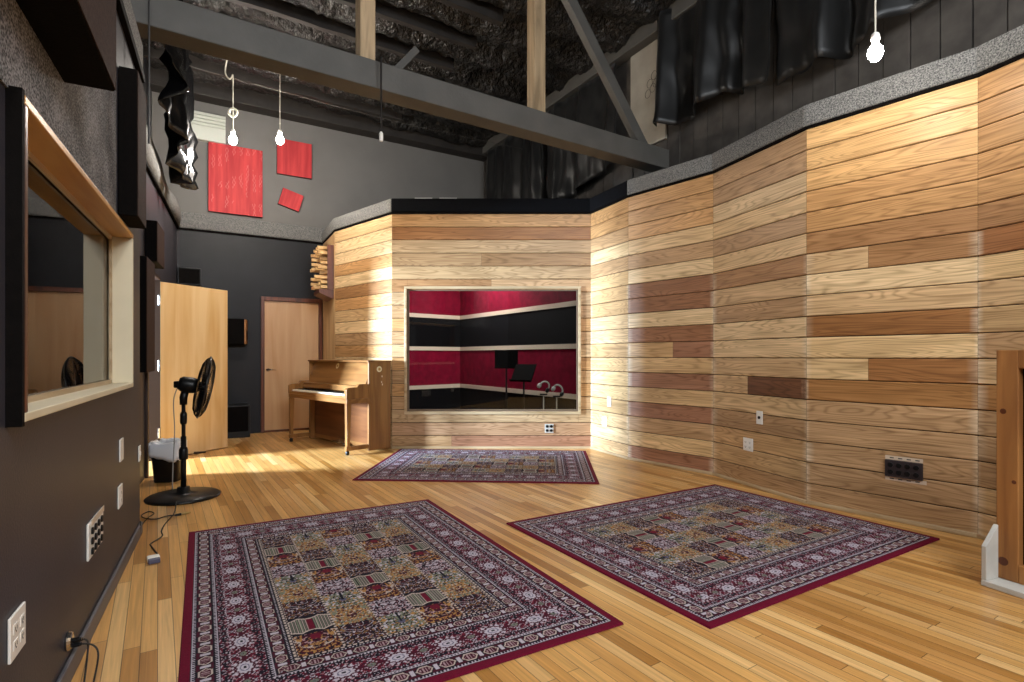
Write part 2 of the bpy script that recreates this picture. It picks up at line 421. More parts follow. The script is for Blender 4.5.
# outer right wall with vertical board siding
b = MB(); k = -3.9; i = 0
rr = random.Random(3)
while k < 8.5:
    w_ = .19
    y = rr.uniform(0, .012)
    b.box(k, k+w_-.008, y, .06, 0, 5.1); k += w_
b.box(-3.9, 8.5, .03, .1, 0, 5.1)
struct(place(b.build('wall_outer', M['siding']), (OW0.x, OW0.y, 0), A_OW), 'dark weathered vertical board siding behind the curtains')
# top plate
struct(place(MB().box(-3.9, 8.5, -.16, -.001, 4.86, 5.04).build('trim_10', M['beam'], bevel=.01), (OW0.x, OW0.y, 0), A_OW), 'grey timber plate along the top of the outer wall')

# ceiling: sprayed foam between purlins
b = MB(); rows = []
ca, sa = BMD.x, BMD.y
vs_ = [-3+.25*k for k in range(28)]+[4+.05*k for k in range(150)]
for v in vs_:
    r_ = []
    for i in range(0, 270):
        u = -6.5+i*.052
        x = u*ca-v*sa; y = u*sa+v*ca
        n1 = noise.noise(Vector((u*2.2, v*3.2, 0)))*.08+abs(noise.noise(Vector((u*5.5, v*6.5, 2))))*.09+abs(noise.noise(Vector((u*12, v*12, 5))))*.07
        wv = .05*math.sin(v*2*PI/.6)
        r_.append((x, y, 4.99+n1-wv))
    rows.append(r_)
b.grid(rows)
struct(b.build('ceiling', M['foam'], smooth=True, solid=.02), 'black sprayed foam ceiling')
# purlins
for i, v in enumerate([5.2, 5.8, 6.4, 7.0, 7.6, 8.2, 8.8, 9.4]):
    b = MB(); rows = []
    for j in range(60):
        u = -5+j*.14
        dz = .02*noise.noise(Vector((u*3, v, 1)))
        rows.append([(u, v-.03, 5.05), (u, v-.03, 4.9+dz), (u, v+.03, 4.9+dz+.01*noise.noise(Vector((u*4, v, 7)))), (u, v+.03, 5.05)])
    b.grid(rows)
    o = b.build('ceiling_purlin', M['purlin'], solid=.012); o.rotation_euler = (0, 0, A_BM)
    struct(o)

# roof truss: bottom chord, posts, diagonal brace
tr = empty('roof_truss', (BM_END.x, BM_END.y, 3.30), A_BM); tr['kind'] = 'structure'
tr['label'] = 'grey timber roof truss crossing the room below the ceiling'
# local -x runs to the left wall; camera side is local -y
L_ = 5.7
MB().box(-L_, .05, 0, .2, 0, .222).build('bottom_chord', M['beam'], tr, bevel=.008)
for bb, w_ in ((3.504, .062), (1.806, .066)):
    MB().box(-bb-w_, -bb+w_, .03, .16, .222, 1.75).build('post', M['bare'], tr, bevel=.006)
bm_ = MB(); v0 = Vector((-.33, .1, .2)); v1 = Vector((-1.62, .1, 1.75)); dd = (v1-v0); nn = Vector((-dd.z, 0, dd.x)).normalized()*.062
bm_.prism([((v0+nn).x, (v0+nn).z), ((v0-nn).x, (v0-nn).z), ((v1-nn).x, (v1-nn).z), ((v1+nn).x, (v1+nn).z)], .05, .13, 'y')
bm_.build('brace', M['beam'], tr, bevel=.006)
v0 = Vector((-3.28, .16, .2)); v1 = Vector((-3.02, .16, .53)); nn = Vector((-(v1-v0).z, 0, (v1-v0).x)).normalized()*.03
MB().prism([((v0+nn).x, (v0+nn).z), ((v0-nn).x, (v0-nn).z), ((v1-nn).x, (v1-nn).z), ((v1+nn).x, (v1+nn).z)], .17, .2, 'y').build('strut', M['beam'], tr, bevel=.004)

# ------------------------------------------------------------------ plank-clad walls
LIGHT = ['#c9a87b', '#c3a176', '#cfb186', '#bb986b', '#c7a677', '#b69164']
MID, ORG, DRK, RED, TAN = '#9d734b', '#b68a5a', '#875c3f', '#90644a', '#ab8760'
ROW = HW/18
def plank_wall(name, segs, tint, hole=None, label=None, pale_ends=False):
    """segs: list of (P0, P1) facets seen from the room with the room on the right of P0->P1 reversed; tint(f,row)->[(frac,color),...]"""
    verts, faces, uvs, cols, mats = [], [], [], [], []
    def quad(ps, uv, c, mi):
        i = len(verts); verts.extend(ps); faces.append((i, i+1, i+2, i+3)); uvs.extend(uv); cols.extend(c if len(c) == 4 else [c]*4); mats.append(mi)
    rnd = random.Random(11+len(segs))
    for f, (P0, P1) in enumerate(segs):
        d = (P1-P0); L = d.length; d = d/L; nrm = Vector((d.y, -d.x))
        if nrm.dot(-P0) < 0: nrm = -nrm
        def pt(u, z, o): q = P0+d*u+nrm*o; return (q.x, q.y, z)
        # backing
        def back(u0, u1, z0, z1):
            quad([pt(u0, z0, -.012), pt(u1, z0, -.012), pt(u1, z1, -.012), pt(u0, z1, -.012)], [(0, 0)]*4, (0, 0, 0), 1)
            quad([pt(u0, z0, -.08), pt(u0, z1, -.08), pt(u1, z1, -.08), pt(u1, z0, -.08)], [(0, 0)]*4, (0, 0, 0), 1)
        if hole:
            h0, h1, hz0, hz1 = hole
            back(0, h0, 0, HW); back(h1, L, 0, HW); back(h0, h1, 0, hz0); back(h0, h1, hz1, HW)
        else: back(0, L, 0, HW)
        for row in range(18):
            z0, z1 = row*ROW, (row+1)*ROW; u0 = 0
            for fr, c in tint(f, row, rnd):
                u1 = fr*L
                rects = [(u0, u1, z0, z1)]
                if hole:
                    out = []
                    for a, c_, e, g in rects:
                        if c_ <= h0 or a >= h1 or g <= hz0 or e >= hz1: out.append((a, c_, e, g)); continue
                        if a < h0: out.append((a, h0, e, g))
                        if c_ > h1: out.append((h1, c_, e, g))
                        if e < hz0: out.append((max(a, h0), min(c_, h1), e, hz0))
                        if g > hz1: out.append((max(a, h0), min(c_, h1), hz1, g))
                    rects = out
                ou, ov = rnd.uniform(0, 50), rnd.uniform(0, 50); col = lin(c); k = rnd.uniform(.93, 1.06); col = tuple(x*k for x in col)
                for a, c_, e, g in rects:
                    a += .0008; c_ -= .0008; G = .003; B = .0045
                    lo, hi = e+G, g-G
                    uvf = lambda u, z: (u+ou, z-z0+ov)
                    ca0 = ca1 = col; w0, w1 = 0, 0
                    if pale_ends and row < 12:  # lower plank ends blend to a paler tint at the facet edges
                        pale = lambda k: tuple(x*(1-k)+k*y_ for x, y_ in zip(col, lin('#d6c8b0')))
                        if a < .01: ca0 = pale(rnd.uniform(.2, .6)); w0 = rnd.uniform(.02, .07)
                        if c_ > L-.01: ca1 = pale(rnd.uniform(.15, .5)); w1 = rnd.uniform(.02, .06)
                    for qa, qc, k0, k1 in ((a, a+w0, ca0, col), (a+w0, c_-w1, col, col), (c_-w1, c_, col, ca1)):
                        if qc-qa < .002: continue
                        quad([pt(qa, lo+B, 0), pt(qc, lo+B, 0), pt(qc, hi-B, 0), pt(qa, hi-B, 0)], [uvf(qa, lo), uvf(qc, lo), uvf(qc, hi), uvf(qa, hi)], (k0, k1, k1, k0), 0)
                    quad([pt(a, hi-B, 0), pt(c_, hi-B, 0), pt(c_, hi, -.004), pt(a, hi, -.004)], [uvf(a, hi), uvf(c_, hi), uvf(c_, hi), uvf(a, hi)], col, 0)
                    quad([pt(a, lo, -.004), pt(c_, lo, -.004), pt(c_, lo+B, 0), pt(a, lo+B, 0)], [uvf(a, lo), uvf(c_, lo), uvf(c_, lo), uvf(a, lo)], col, 0)
                    quad([pt(a, hi, -.004), pt(c_, hi, -.004), pt(c_, hi, -.012), pt(a, hi, -.012)], [uvf(a, hi)]*4, col, 0)
                    quad([pt(a, lo, -.012), pt(c_, lo, -.012), pt(c_, lo, -.004), pt(a, lo, -.004)], [uvf(a, lo)]*4, col, 0)
                u0 = u1
    me = bpy.data.meshes.new(name); me.from_pydata(verts, [], faces)
    ul = me.uv_layers.new(name='UV'); ul.data.foreach_set('uv', np.array(uvs, dtype=np.float32).ravel())
    ca_ = me.color_attributes.new('Col', 'FLOAT_COLOR', 'CORNER')
    ca_.data.foreach_set('color', np.array([(*c, 1) for c in cols], dtype=np.float32).ravel())
    me.materials.append(M['plank']); me.materials.append(M['groove'])
    me.polygons.foreach_set('material_index', np.array(mats, dtype=np.int32)); me.update()
    o = bpy.data.objects.new(name, me); COL.objects.link(o)
    return struct(o, label)

LT = lambda r: r.choice(LIGHT)
SPEC = {  # top rows tinted orange, painting in the warm light of the bulbs
 (3, 17): '#c9a06c', (3, 16): '#c9a06c', (3, 15): '#c59a66', (4, 17): ORG, (4, 16): ORG, (4, 15): ORG, (4, 14): ORG, (0, 17): ORG, (0, 16): ORG, (0, 15): TAN, (0, 13): TAN,
 (1, 17): ORG, (1, 16): ORG, (1, 15): ORG, (1, 13): TAN, (1, 11): DRK, (1, 10): DRK, (1, 8): DRK, (1, 7): [(.56, 0), (1, RED)], (1, 5): RED, (1, 3): RED, (1, 2): TAN, (1, 0): RED,
 (2, 17): TAN, (2, 16): TAN, (2, 13): TAN, (2, 11): MID, (2, 5): [(.42, 0), (.985, '#6b452c'), (1, DRK)], (2, 9): TAN, (2, 3): TAN, (2, 0): TAN,
 (3, 14): ORG, (3, 13): ORG, (3, 12): MID, (3, 11): [(.41, 0), (1, MID)], (3, 8): '#8f6138', (3, 6): [(.41, 0), (1, '#93643a')], (3, 5): '#94683c', (3, 3): TAN, (3, 2): TAN, (3, 1): TAN, (3, 0): TAN, (3, 4): TAN,
 (4, 12): MID, (4, 11): '#94623a', (4, 13): ORG, (4, 5): '#94683c', (4, 7): TAN, (4, 4): TAN, (4, 3): TAN, (4, 2): TAN,
}
def tint_right(f, row, r):
    s = SPEC.get((f, row))
    if s is None: return [(1, LT(r))]
    if isinstance(s, str): return [(1, s)]
    return [(a, c or LT(r)) for a, c in s]
segs = list(zip(RIGHT, RIGHT[1:]))
plank_wall('wall_right', segs, tint_right, label='plank clad right wall of angled facets', pale_ends=True)
CSPEC = {17: ORG, 16: '#95643a', 15: '#b4926a', 14: [(.45, '#a17f59'), (1, '#94704a')], 13: '#b09068', 12: [(.5, MID), (1, TAN)], 1: '#a5805f', 0: [(.3, TAN), (1, '#9d7156')], 4: ORG, 8: TAN, 10: TAN, 5: TAN, 3: TAN, 9: ORG, 6: ORG}
def tint_c(f, row, r):
    s = CSPEC.get(row)
    if s is None: return [(1, r.choice(['#a98b67', '#b3946e', '#a2835e', '#b08a63']))]
    return [(1, s)] if isinstance(s, str) else s
CWH = (-1.31-CL.x, .83-CL.x, .47, 1.99)
plank_wall('wall_centre', [(CL, CR)], tint_c, hole=CWH, label='plank clad centre wall around the booth window')
DSPEC = {16: LIGHT[2], 14: ORG, 13: LIGHT[2], 12: MID, 11: ORG, 10: LIGHT[1], 8: TAN, 7: ORG}
plank_wall('wall_angled', [(DG, CL)], lambda f, row, r: [(1, DSPEC.get(row, LT(r)))], label='plank clad angled wall behind the piano')
# return wall toward the door, vertical pine
b = MB(); dR = (RT-DG).length
x = 0
while x < dR-.02:
    x2 = min(x+.3, dR); b.box(x+.002, x2-.002, -.02, 0, 0, HW); x = x2
b.box(0, dR, -.08, -.015, 0, HW)
ret = struct(place(b.build('wall_return', M['pine']), (DG.x, DG.y, 0), ang(RT-DG)), 'pale pine return wall beside the rear door')
# caps
def cap(name, P0, P1, m=None, z0=HW, z1=CAP, depth=.3, proud=.02):
    d = P1-P0; L = d.length; nrm = Vector((d.y, -d.x)).normalized()
    s = 1 if nrm.dot(-P0) > 0 else -1          # room side = -y if s>0
    b = MB()
    if s > 0: b.box(-.006, L+.006, -proud, depth, z0+.02, z1)
    else: b.box(-.006, L+.006, -depth, proud, z0+.02, z1)
    o = b.build(name, m or M['speckle'], bevel=.012); place(o, (P0.x, P0.y, 0), ang(d)); struct(o)
    b = MB()
    if s > 0: b.box(0, L, -proud*.6, depth*.5, z0, z0+.02)
    else: b.box(0, L, -depth*.5, proud*.6, z0, z0+.02)
    o2 = b.build(name, M['black_fabric']); place(o2, (P0.x, P0.y, 0), ang(d)); struct(o2)
ti = 11
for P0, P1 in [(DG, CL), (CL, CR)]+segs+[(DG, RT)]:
    cap('trim_%d' % ti, P0, P1, M['booth_carpet_cap_shade'] if P0 is CL or P0 is RIGHT[0] else None, depth=.28 if P0 is not DG or P1 is CL else .1); ti += 1  # centre and adjoining right cap get darker carpet, painting in their shade
# thin shoe moulding at the foot of the wood walls
for P0, P1 in [(CL, CR)]+segs:
    d = P1-P0; s = 1 if Vector((d.y, -d.x)).dot(-P0) > 0 else -1
    b = MB().box(0, d.length, *((-.018, -.001) if s > 0 else (.001, .018)), 0, .03)
    struct(place(b.build('baseboard_right', M['pale_frame'], bevel=.005), (P0.x, P0.y, 0), ang(d)))

# ------------------------------------------------------------------ windows
# control room window in the left wall
w1 = empty('window_1', (p.x, p.y, 0), A_NL); w1['kind'] = 'structure'; w1['label'] = 'control room window with a deep pine reveal in the left wall'
b = MB(); x0, x1, z0, z1 = wx0, wx1, wz0, wz1; t = .024; y0, y1 = -.035, .17
b.box(x0, x1, y0, y1, z1-t, z1)
b.build('head', M['reveal'], w1, bevel=.003)
MB().box(x0, x1, y0, y1, z0, z0+t).build('sill', M['cream_wood'], w1, bevel=.003)
MB().box(x1-t, x1, y0, y1, z0+t, z1-t).build('jamb', M['cream_wood'], w1, bevel=.003)
MB().box(x0, x0+t, y0, y1, z0+t, z1-t).build('jamb', M['dark_trim'], w1, bevel=.003)
b = MB()       # glazing stops
for yy in (.06, .1):
    b.box(x0+t, x1-t, yy, yy+.012, z0+t, z0+t+.02); b.box(x1-t-.018, x1-t, yy, yy+.012, z0+t, z1-t); b.box(x0+t, x1-t, yy, yy+.012, z1-t-.02, z1-t)
b.build('glazing_bead', M['pale_frame'], w1)
MB().box(x0+t, x1-t, .077, .083, z0+t, z1-t).build('glass_pane', M['boosted_reflection_glass'], w1)
MB().box(x0+t, x1-t, .15, .156, z0+t, z1-t).build('glass_pane', M['boosted_reflection_glass'], w1)
# black side board on the near side of the frame
MB().box(x0-.02, x0-.001, -.034, .0, z0-.01, z1+.01).build('side_board', M['black_fabric'], w1)
# control room shell behind it
b = MB(); b.box(wx0-1, wx1+1.2, 2.6, 2.7, 0, 2.95); b.box(wx1+1.1, wx1+1.2, .17, 2.6, 0, 2.95); b.box(wx0-1, wx0-.9, .17, 2.6, 0, 2.95)
b.box(wx0-1, wx1+1.2, .17, 2.7, 2.85, 2.95)
struct(place(b.build('wall_control_room', mat('control room wall', '#6b5a49', .8, nscale=3, namt=.2)), (p.x, p.y, 0), A_NL))

# booth window in the centre wall
w2 = empty('window_2', (0, 6.82, 0)); w2['kind'] = 'structure'; w2['label'] = 'wide booth window with thin pale oak frame in the centre wall'
fx0, fx1, fz0, fz1 = -1.345, .862, .43, 2.03
b = MB()
for a, c, e, g in ((fx0, fx1, fz1-.03, fz1), (fx0, fx1, fz0, fz0+.035), (fx0, fx0+.03, fz0+.035, fz1-.03), (fx1-.03, fx1, fz0+.035, fz1-.03)):
    b.box(a, c, -.022, .15, e, g)
b.build('frame', M['pale_frame'], w2, bevel=.004)
b = MB()
for a, c, e, g in ((fx0+.03, fx1-.03, fz1-.05, fz1-.03), (fx0+.03, fx1-.03, fz0+.035, fz0+.06), (fx0+.03, fx0+.05, fz0+.06, fz1-.05), (fx1-.05, fx1-.03, fz0+.06, fz1-.05)):
    b.box(a, c, .02, .06, e, g)
b.build('stop_moulding', mat('grey brown stop', '#6d5a47', .5), w2)
MB().box(fx0+.03, fx1-.03, .04, .046, fz0+.035, fz1-.03).build('glass_pane', M['glass'], w2)

# booth shell: striped fabric walls
BP = [Vector(v) for v in ((1.0, 6.92), (.871, 6.98), (-.926, 9.74), (-1.693, 9.05), (-2.33, 8.47), (-2.42, 7.9), (-1.46, 6.95))]
bands = [(0, .60, 'booth_black'), (.60, .665, 'stripe'), (.665, 1.255, 'booth_red'), (1.255, 1.32, 'stripe'), (1.32, 1.81, 'booth_black'), (1.81, 1.875, 'stripe'), (1.875, 2.9, 'booth_red')]
bm_ = bmesh.new(); keys = ['booth_black', 'stripe', 'booth_red']
for P0, P1 in zip(BP[1:], BP[2:]):
    d = (P1-P0).normalized(); nrm = Vector((-d.y, d.x))
    if nrm.dot(Vector((-.6, 8.2))-P0) < 0: nrm = -nrm
    for z0, z1, k in bands:
        o_ = .014 if k == 'stripe' else 0
        a, c = P0+nrm*o_, P1+nrm*o_
        vs = [bm_.verts.new(q) for q in ((a.x, a.y, z0), (c.x, c.y, z0), (c.x, c.y, z1), (a.x, a.y, z1))]
        f = bm_.faces.new(vs); f.material_index = keys.index(k)
        if o_:
            for zz in (z0, z1):
                f = bm_.faces.new([bm_.verts.new(q) for q in ((a.x, a.y, zz), (c.x, c.y, zz), (P1.x, P1.y, zz), (P0.x, P0.y, zz))]); f.material_index = 1
me = bpy.data.meshes.new('wall_booth'); bm_.to_mesh(me); bm_.free()
for k in keys: me.materials.append(M[k])
o = bpy.data.objects.new('wall_booth', me); COL.objects.link(o); struct(o, 'crimson and black striped fabric walls inside the booth')
struct(MB().prism([tuple(v) for v in BP], .001, .02).build('floor_booth', M['booth_carpet_cap_shade']))
struct(MB().prism([tuple(v) for v in BP], 2.9, 2.93).build('ceiling_booth', M['booth_black']))

# ------------------------------------------------------------------ doors
def lever(parent, x, y, z, s):
    h = MB().lathe([(.026, 0), (.026, .008), (.012, .014), (.011, .05), (.0, .052)], 16, Matrix.Translation((x, y, z)) @ Matrix.Rotation(PI/2, 4, 'X'), cap=False)
    h.tube([(x, y-.045, z), (x+s*.04, y-.05, z+.002), (x+s*.11, y-.045, z-.004)], [.009, .009, .007], 8)
    return h.build('lever_handle', M['chrome'], parent, smooth=True)
# open door hinged on the left wall
hd = Vector((-3.90, 6.05)); dd = Vector((.31, .83)).normalized()
d1_ = empty('door_1', (hd.x, hd.y, 0), ang(dd)); d1_['kind'] = 'structure'; d1_['label'] = 'pale birch slab door standing open off the left wall'
MB().box(0, .886, 0, .045, .012, 1.985).build('door_slab', M['birch'], d1_, bevel=.003)
MB().box(-.003, -.0005, 0, .045, .012, 1.985).build('door_edge', M['cream_wood'], d1_)
for zz in (.25, 1.0, 1.72):
    MB().lathe([(.009, zz), (.009, zz+.11)], 10, Matrix.Translation((-.014, -.006, 0))).box(-.03, .0, -.002, .003, zz, zz+.11).build('hinge', M['chrome'], d1_)
# rear door
d2 = empty('door_2', (BK0.x, BK0.y, 0), A_BK); d2['kind'] = 'structure'; d2['label'] = 'pale veneer door in dark brown frame in the rear wall'
f0, f1 = -.345, .549
b = MB(); b.box(f0, f0+.05, -.03, .1, 0, 2.06).box(f1-.05, f1, -.03, .1, 0, 2.06).box(f0+.05, f1-.05, -.03, .1, 2.0, 2.06).box(f0+.05, f1-.05, -.01, .1, 0, .03)
b.build('door_frame', M['dark_trim'], d2, bevel=.004)
MB().box(f0+.053, f1-.053, .005, .045, .032, 1.997).build('door_slab', wood('veneer with dark figure', '#c79f75', '#b48659', .4, 'z', .45), d2, bevel=.002)
lever(d2, f0+.1, .003, .95, 1)

# ------------------------------------------------------------------ rugs
def rug_mesh(L=2.28, Wd=1.66, c=.0032):
    nx, ny = int(Wd/c), int(L/c)
    x = np.linspace(0, Wd, nx+1); y = np.linspace(0, L, ny+1); X, Y = np.meshgrid(x, y)
    rng = np.random.default_rng(5)
    C = {k: np.array(lin(v)) for k, v in dict(mar='#640b27', mar2='#440c22', nav='#12101e', gre='#b9b2be', crm='#b9aaa2', sag='#737968', tan='#a87c48', gol='#85613a', pk='#a58a90', blu='#54546e').items()}
    E = np.minimum(np.minimum(X, Wd-X), np.minimum(Y, L-Y))
    side = np.argmin(np.stack([X, Wd-X, Y, L-Y]), axis=0)
    Sx = np.where(side < 2, Y-L/2, X-Wd/2)                       # coordinate along the edge, symmetric
    img = np.zeros((ny+1, nx+1, 3)); img[:] = C['mar']
    def put(mask, col): img[mask] = C[col]
    def vn(seed, sx, sy):                                         # mirrored value noise
        r = np.random.default_rng(seed); g = r.random((64, 64))
        def f(u, v):
            u = u*sx; v = v*sy; iu = np.floor(u).astype(int); iv = np.floor(v).astype(int); fu = u-iu; fv = v-iv
            fu = fu*fu*(3-2*fu); fv = fv*fv*(3-2*fv); G = lambda a, b: g[a % 64, b % 64]
            return (G(iu, iv)*(1-fu)+G(iu+1, iv)*fu)*(1-fv)+(G(iu, iv+1)*(1-fu)+G(iu+1, iv+1)*fu)*fv
        return f
    def stripe(e0, e1):
        m = (E >= e0) & (E < e1); put(m, 'gre')
        mid = (e0+e1)/2
        put(m & (np.abs(E-mid) < .0045) & (np.mod(Sx, .014) < .008), 'nav')
        put(m & ((E < e0+.004) | (E > e1-.004)), 'nav')
    def medband(e0, e1, step):
        m = (E >= e0) & (E < e1); w = (e1-e0); mid = (e0+e1)/2
        put(m, 'mar2'); n1 = vn(3, 70, 70)(np.abs(np.mod(Sx, step)-step/2), np.abs(E-mid))
        put(m & (n1 > .62), 'nav'); put(m & (n1 < .26), 'gre')
        a = (np.mod(Sx, step)-step/2)/(step*.30); b_ = (E-mid)/(w*.40); r = np.maximum(np.abs(a)*.8+np.abs(b_)*.5, np.abs(b_))
        put(m & (r < 1.18), 'nav'); put(m & (r < 1.0), 'crm'); put(m & (r < .80), 'mar2'); put(m & (r < .62) & (np.mod(Sx, .012) < .005), 'pk')
        d = (np.mod(Sx+step/2, step)-step/2); put(m & (np.abs(d) < .008) & (np.abs(E-mid) < w*.3), 'gre')
    stripe(.034, .054); medband(.054, .112, .092); stripe(.112, .134)
    # main border
    m = (E >= .134) & (E < .288); mid = .211
    st = .205; ph = np.mod(Sx, st)-st/2
    n3 = vn(10, 150, 150)(np.abs(ph), np.abs(E-mid)); n1 = vn(8, 120, 120)(np.abs(ph), np.abs(E-mid)+.003); n2 = vn(9, 60, 60)(np.abs(ph), np.abs(E-mid))
    put(m, 'mar'); put(m & (n2 > .55), 'mar2'); put(m & (n1 < .40), 'nav'); put(m & (n1 > .75), 'gre'); put(m & (n2 < .10), 'pk'); put(m & (n3 > .86), 'gre'); put(m & (np.abs(n2-.5) < .022), 'gre')
    ph2 = np.mod(Sx+st/2, st)-st/2
    for pp, sc in ((ph, .92), (ph2, .40)):
        r = np.sqrt((pp/(.043*sc))**2+((E-mid)/(.029*sc))**2)
        petal = 1+.10*np.cos(10*np.arctan2((E-mid)/.029, pp/.043))
        put(m & (r < 1.25*petal), 'mar2'); put(m & (r < 1.0*petal), 'gre' if sc > .5 else 'sag')
        put(m & (r < .62) & (r > .50), 'blu'); put(m & (r < .22), 'nav')
    stripe(.288, .310); medband(.310, .362, .085); stripe(.362, .378)
    m = (E >= .378) & (E < .392); put(m, 'nav'); put(m & (np.mod(Sx, .024) < .015) & (np.abs(E-.385) < .005), 'crm')
    # field of panels
    F0 = .392; fw, fh = Wd-2*F0, L-2*F0; ncol, nrow = 5, 9
    fx = X-F0; fy = Y-F0; inside = E >= F0
    ci = np.clip((fx/fw*ncol).astype(int), 0, ncol-1); ri = np.clip((fy/fh*nrow).astype(int), 0, nrow-1)
    a = (fx/fw*ncol-ci)*2-1; b_ = (fy/fh*nrow-ri)*2-1
    typ = np.mod(ri+2*ci, 6)
    aa = np.abs(a)
    na = vn(21, 5.5, 5.5)(aa, b_+2); nb = vn(22, 10, 10)(aa, b_+2); ncc = vn(23, 15, 15)(a+3+ci*5, b_+3+ri*7); nd = vn(24, 13, 13)(aa, b_+4)
    scroll = np.abs(np.sin(8*aa+4*np.sin(3.2*b_+1)+3*na))
    rad = np.sqrt(a*a+b_*b_*.8); th = np.arctan2(b_, a)
    def T(k): return inside & (typ == k)
    def speck(t_, lo, hi, p=.34, q=.70):
        put(t_ & (ncc < p), lo); put(t_ & (nd > q), hi)
    t_ = T(0); put(t_, 'sag'); speck(t_, 'nav', 'tan', .40, .66); put(t_ & (nb > .7), 'gre'); put(t_ & (rad < .40) & (np.abs(np.sin(6*th)) < .55), 'nav'); put(t_ & (rad < .18), 'blu'); put(t_ & (aa < .07) & (b_ < 0), 'nav')
    t_ = T(1); put(t_, 'tan'); speck(t_, 'mar2', 'sag', .44, .60); put(t_ & (nb > .76), 'crm'); put(t_ & (rad < .26) & (nb < .6), 'mar2')
    t_ = T(2); put(t_, 'nav'); speck(t_, 'mar2', 'gol', .40, .72); put(t_ & (scroll < .20), 'gre')
    t_ = T(3); put(t_, 'nav'); st_ = np.mod(a*6.5, 1); put(t_ & (st_ < .22), 'crm'); put(t_ & (st_ > .45) & (st_ < .8), 'sag'); put(t_ & (aa < .14), 'mar'); put(t_ & (np.abs(b_) > .86-.25*np.abs(np.cos(a*PI))), 'nav'); put(t_ & (np.abs(np.abs(b_)-.84+.2*np.abs(np.cos(a*PI))) < .05), 'crm')
    t_ = T(4); put(t_, 'mar2'); speck(t_, 'nav', 'tan', .42, .62); arc = np.sqrt(a*a+(b_+.6)**2*.7); arc = arc+.25*(na-.5); put(t_ & (np.abs(arc-.85) < .055) & (ncc > .42), 'crm'); put(t_ & (np.abs(arc-.5) < .05) & (nd > .4), 'pk'); put(t_ & (arc < .22), 'mar')
    t_ = T(5); put(t_, 'mar2'); speck(t_, 'nav', 'pk', .46, .66); r5 = rad+.5*(na-.5)+.12*np.cos(4*th); put(t_ & (np.abs(r5-.55) < .06) & (ncc > .36), 'gre'); put(t_ & (np.abs(r5-.25) < .05), 'gre'); put(t_ & (np.abs(r5-.9) < .06) & (ncc > .4), 'gre')
    m = inside & (aa > .955); put(m, 'nav'); put(m & (np.mod(Y, .024) < .015), 'crm')
    m = inside & (np.abs(b_) > .965); put(m & (np.mod(X, .02) < .009), 'nav')
    img *= rng.uniform(.82, 1.12, img.shape[:2])[..., None]
    # outer red binding
    # mesh: top grid plus a skirt
    T_ = .009
    co = np.stack([X-Wd/2, Y-L/2, np.full_like(X, T_)+rng.uniform(-.0006, .0006, X.shape)], -1).reshape(-1, 3)
    idx = np.arange((nx+1)*(ny+1)).reshape(ny+1, nx+1)
    q = np.stack([idx[:-1, :-1], idx[:-1, 1:], idx[1:, 1:], idx[1:, :-1]], -1).reshape(-1, 4)
    ring = np.concatenate([idx[0, :-1], idx[:-1, -1], idx[-1, :0:-1], idx[:0:-1, 0]])
    base = co[ring].copy(); base[:, 2] = .0005; base[:, :2] *= 1.003
    n0 = len(co); co = np.vstack([co, base]); rn = len(ring); k = np.arange(rn)
    sk = np.stack([ring, n0+k, n0+(k+1) % rn, ring[(k+1) % rn]], -1)
    q = np.vstack([q, sk]); colr = np.vstack([img.reshape(-1, 3), np.tile(C['mar'], (rn, 1))])
    me = bpy.data.meshes.new('patterned_rug'); me.vertices.add(len(co)); me.vertices.foreach_set('co', co.astype(np.float32).ravel())
    me.loops.add(q.size); me.loops.foreach_set('vertex_index', q.astype(np.int32).ravel())
    me.polygons.add(len(q)); me.polygons.foreach_set('loop_start', np.arange(0, q.size, 4, dtype=np.int32)); me.polygons.foreach_set('loop_total', np.full(len(q), 4, dtype=np.int32))
    me.update(calc_edges=True)
    at = me.color_attributes.new('Col', 'FLOAT_COLOR', 'POINT'); at.data.foreach_set('color', np.hstack([colr, np.ones((len(colr), 1))]).astype(np.float32).ravel())
    m, n, l, b2 = new_mat('woven rug pile'); v = n.new('ShaderNodeVertexColor'); v.layer_name = 'Col'; l.new(v.outputs[0], b2.inputs['Base Color'])
    b2.inputs['Roughness'].default_value = .85; b2.inputs['Specular IOR Level'].default_value = .15
    me.materials.append(m); me.validate(); return me
RUG = rug_mesh()
for (x, y, a, sx, sy, lab) in ((-.815, 2.957, ang((.495, -.869))-PI/2, .995, 1.022, 'maroon panel patterned rug nearest the charcoal left wall, running under the foreground'),
                       (1.33, 3.60, ang((.855, .519))-PI/2, 1.02, .952, 'maroon panel patterned rug by the plank right wall with the black socket panel'),
                       (-.295, 5.85, ang((1, -.062))-PI/2, 1.02, 1.0, 'maroon panel patterned rug laid below the booth window near the piano')):
    o = bpy.data.objects.new('patterned_rug', RUG); COL.objects.link(o); place(o, (x, y, .0008), a); o.scale = (sx, sy, 1)
    tag(o, lab, 'rug', 'patterned rugs on the oak floor')

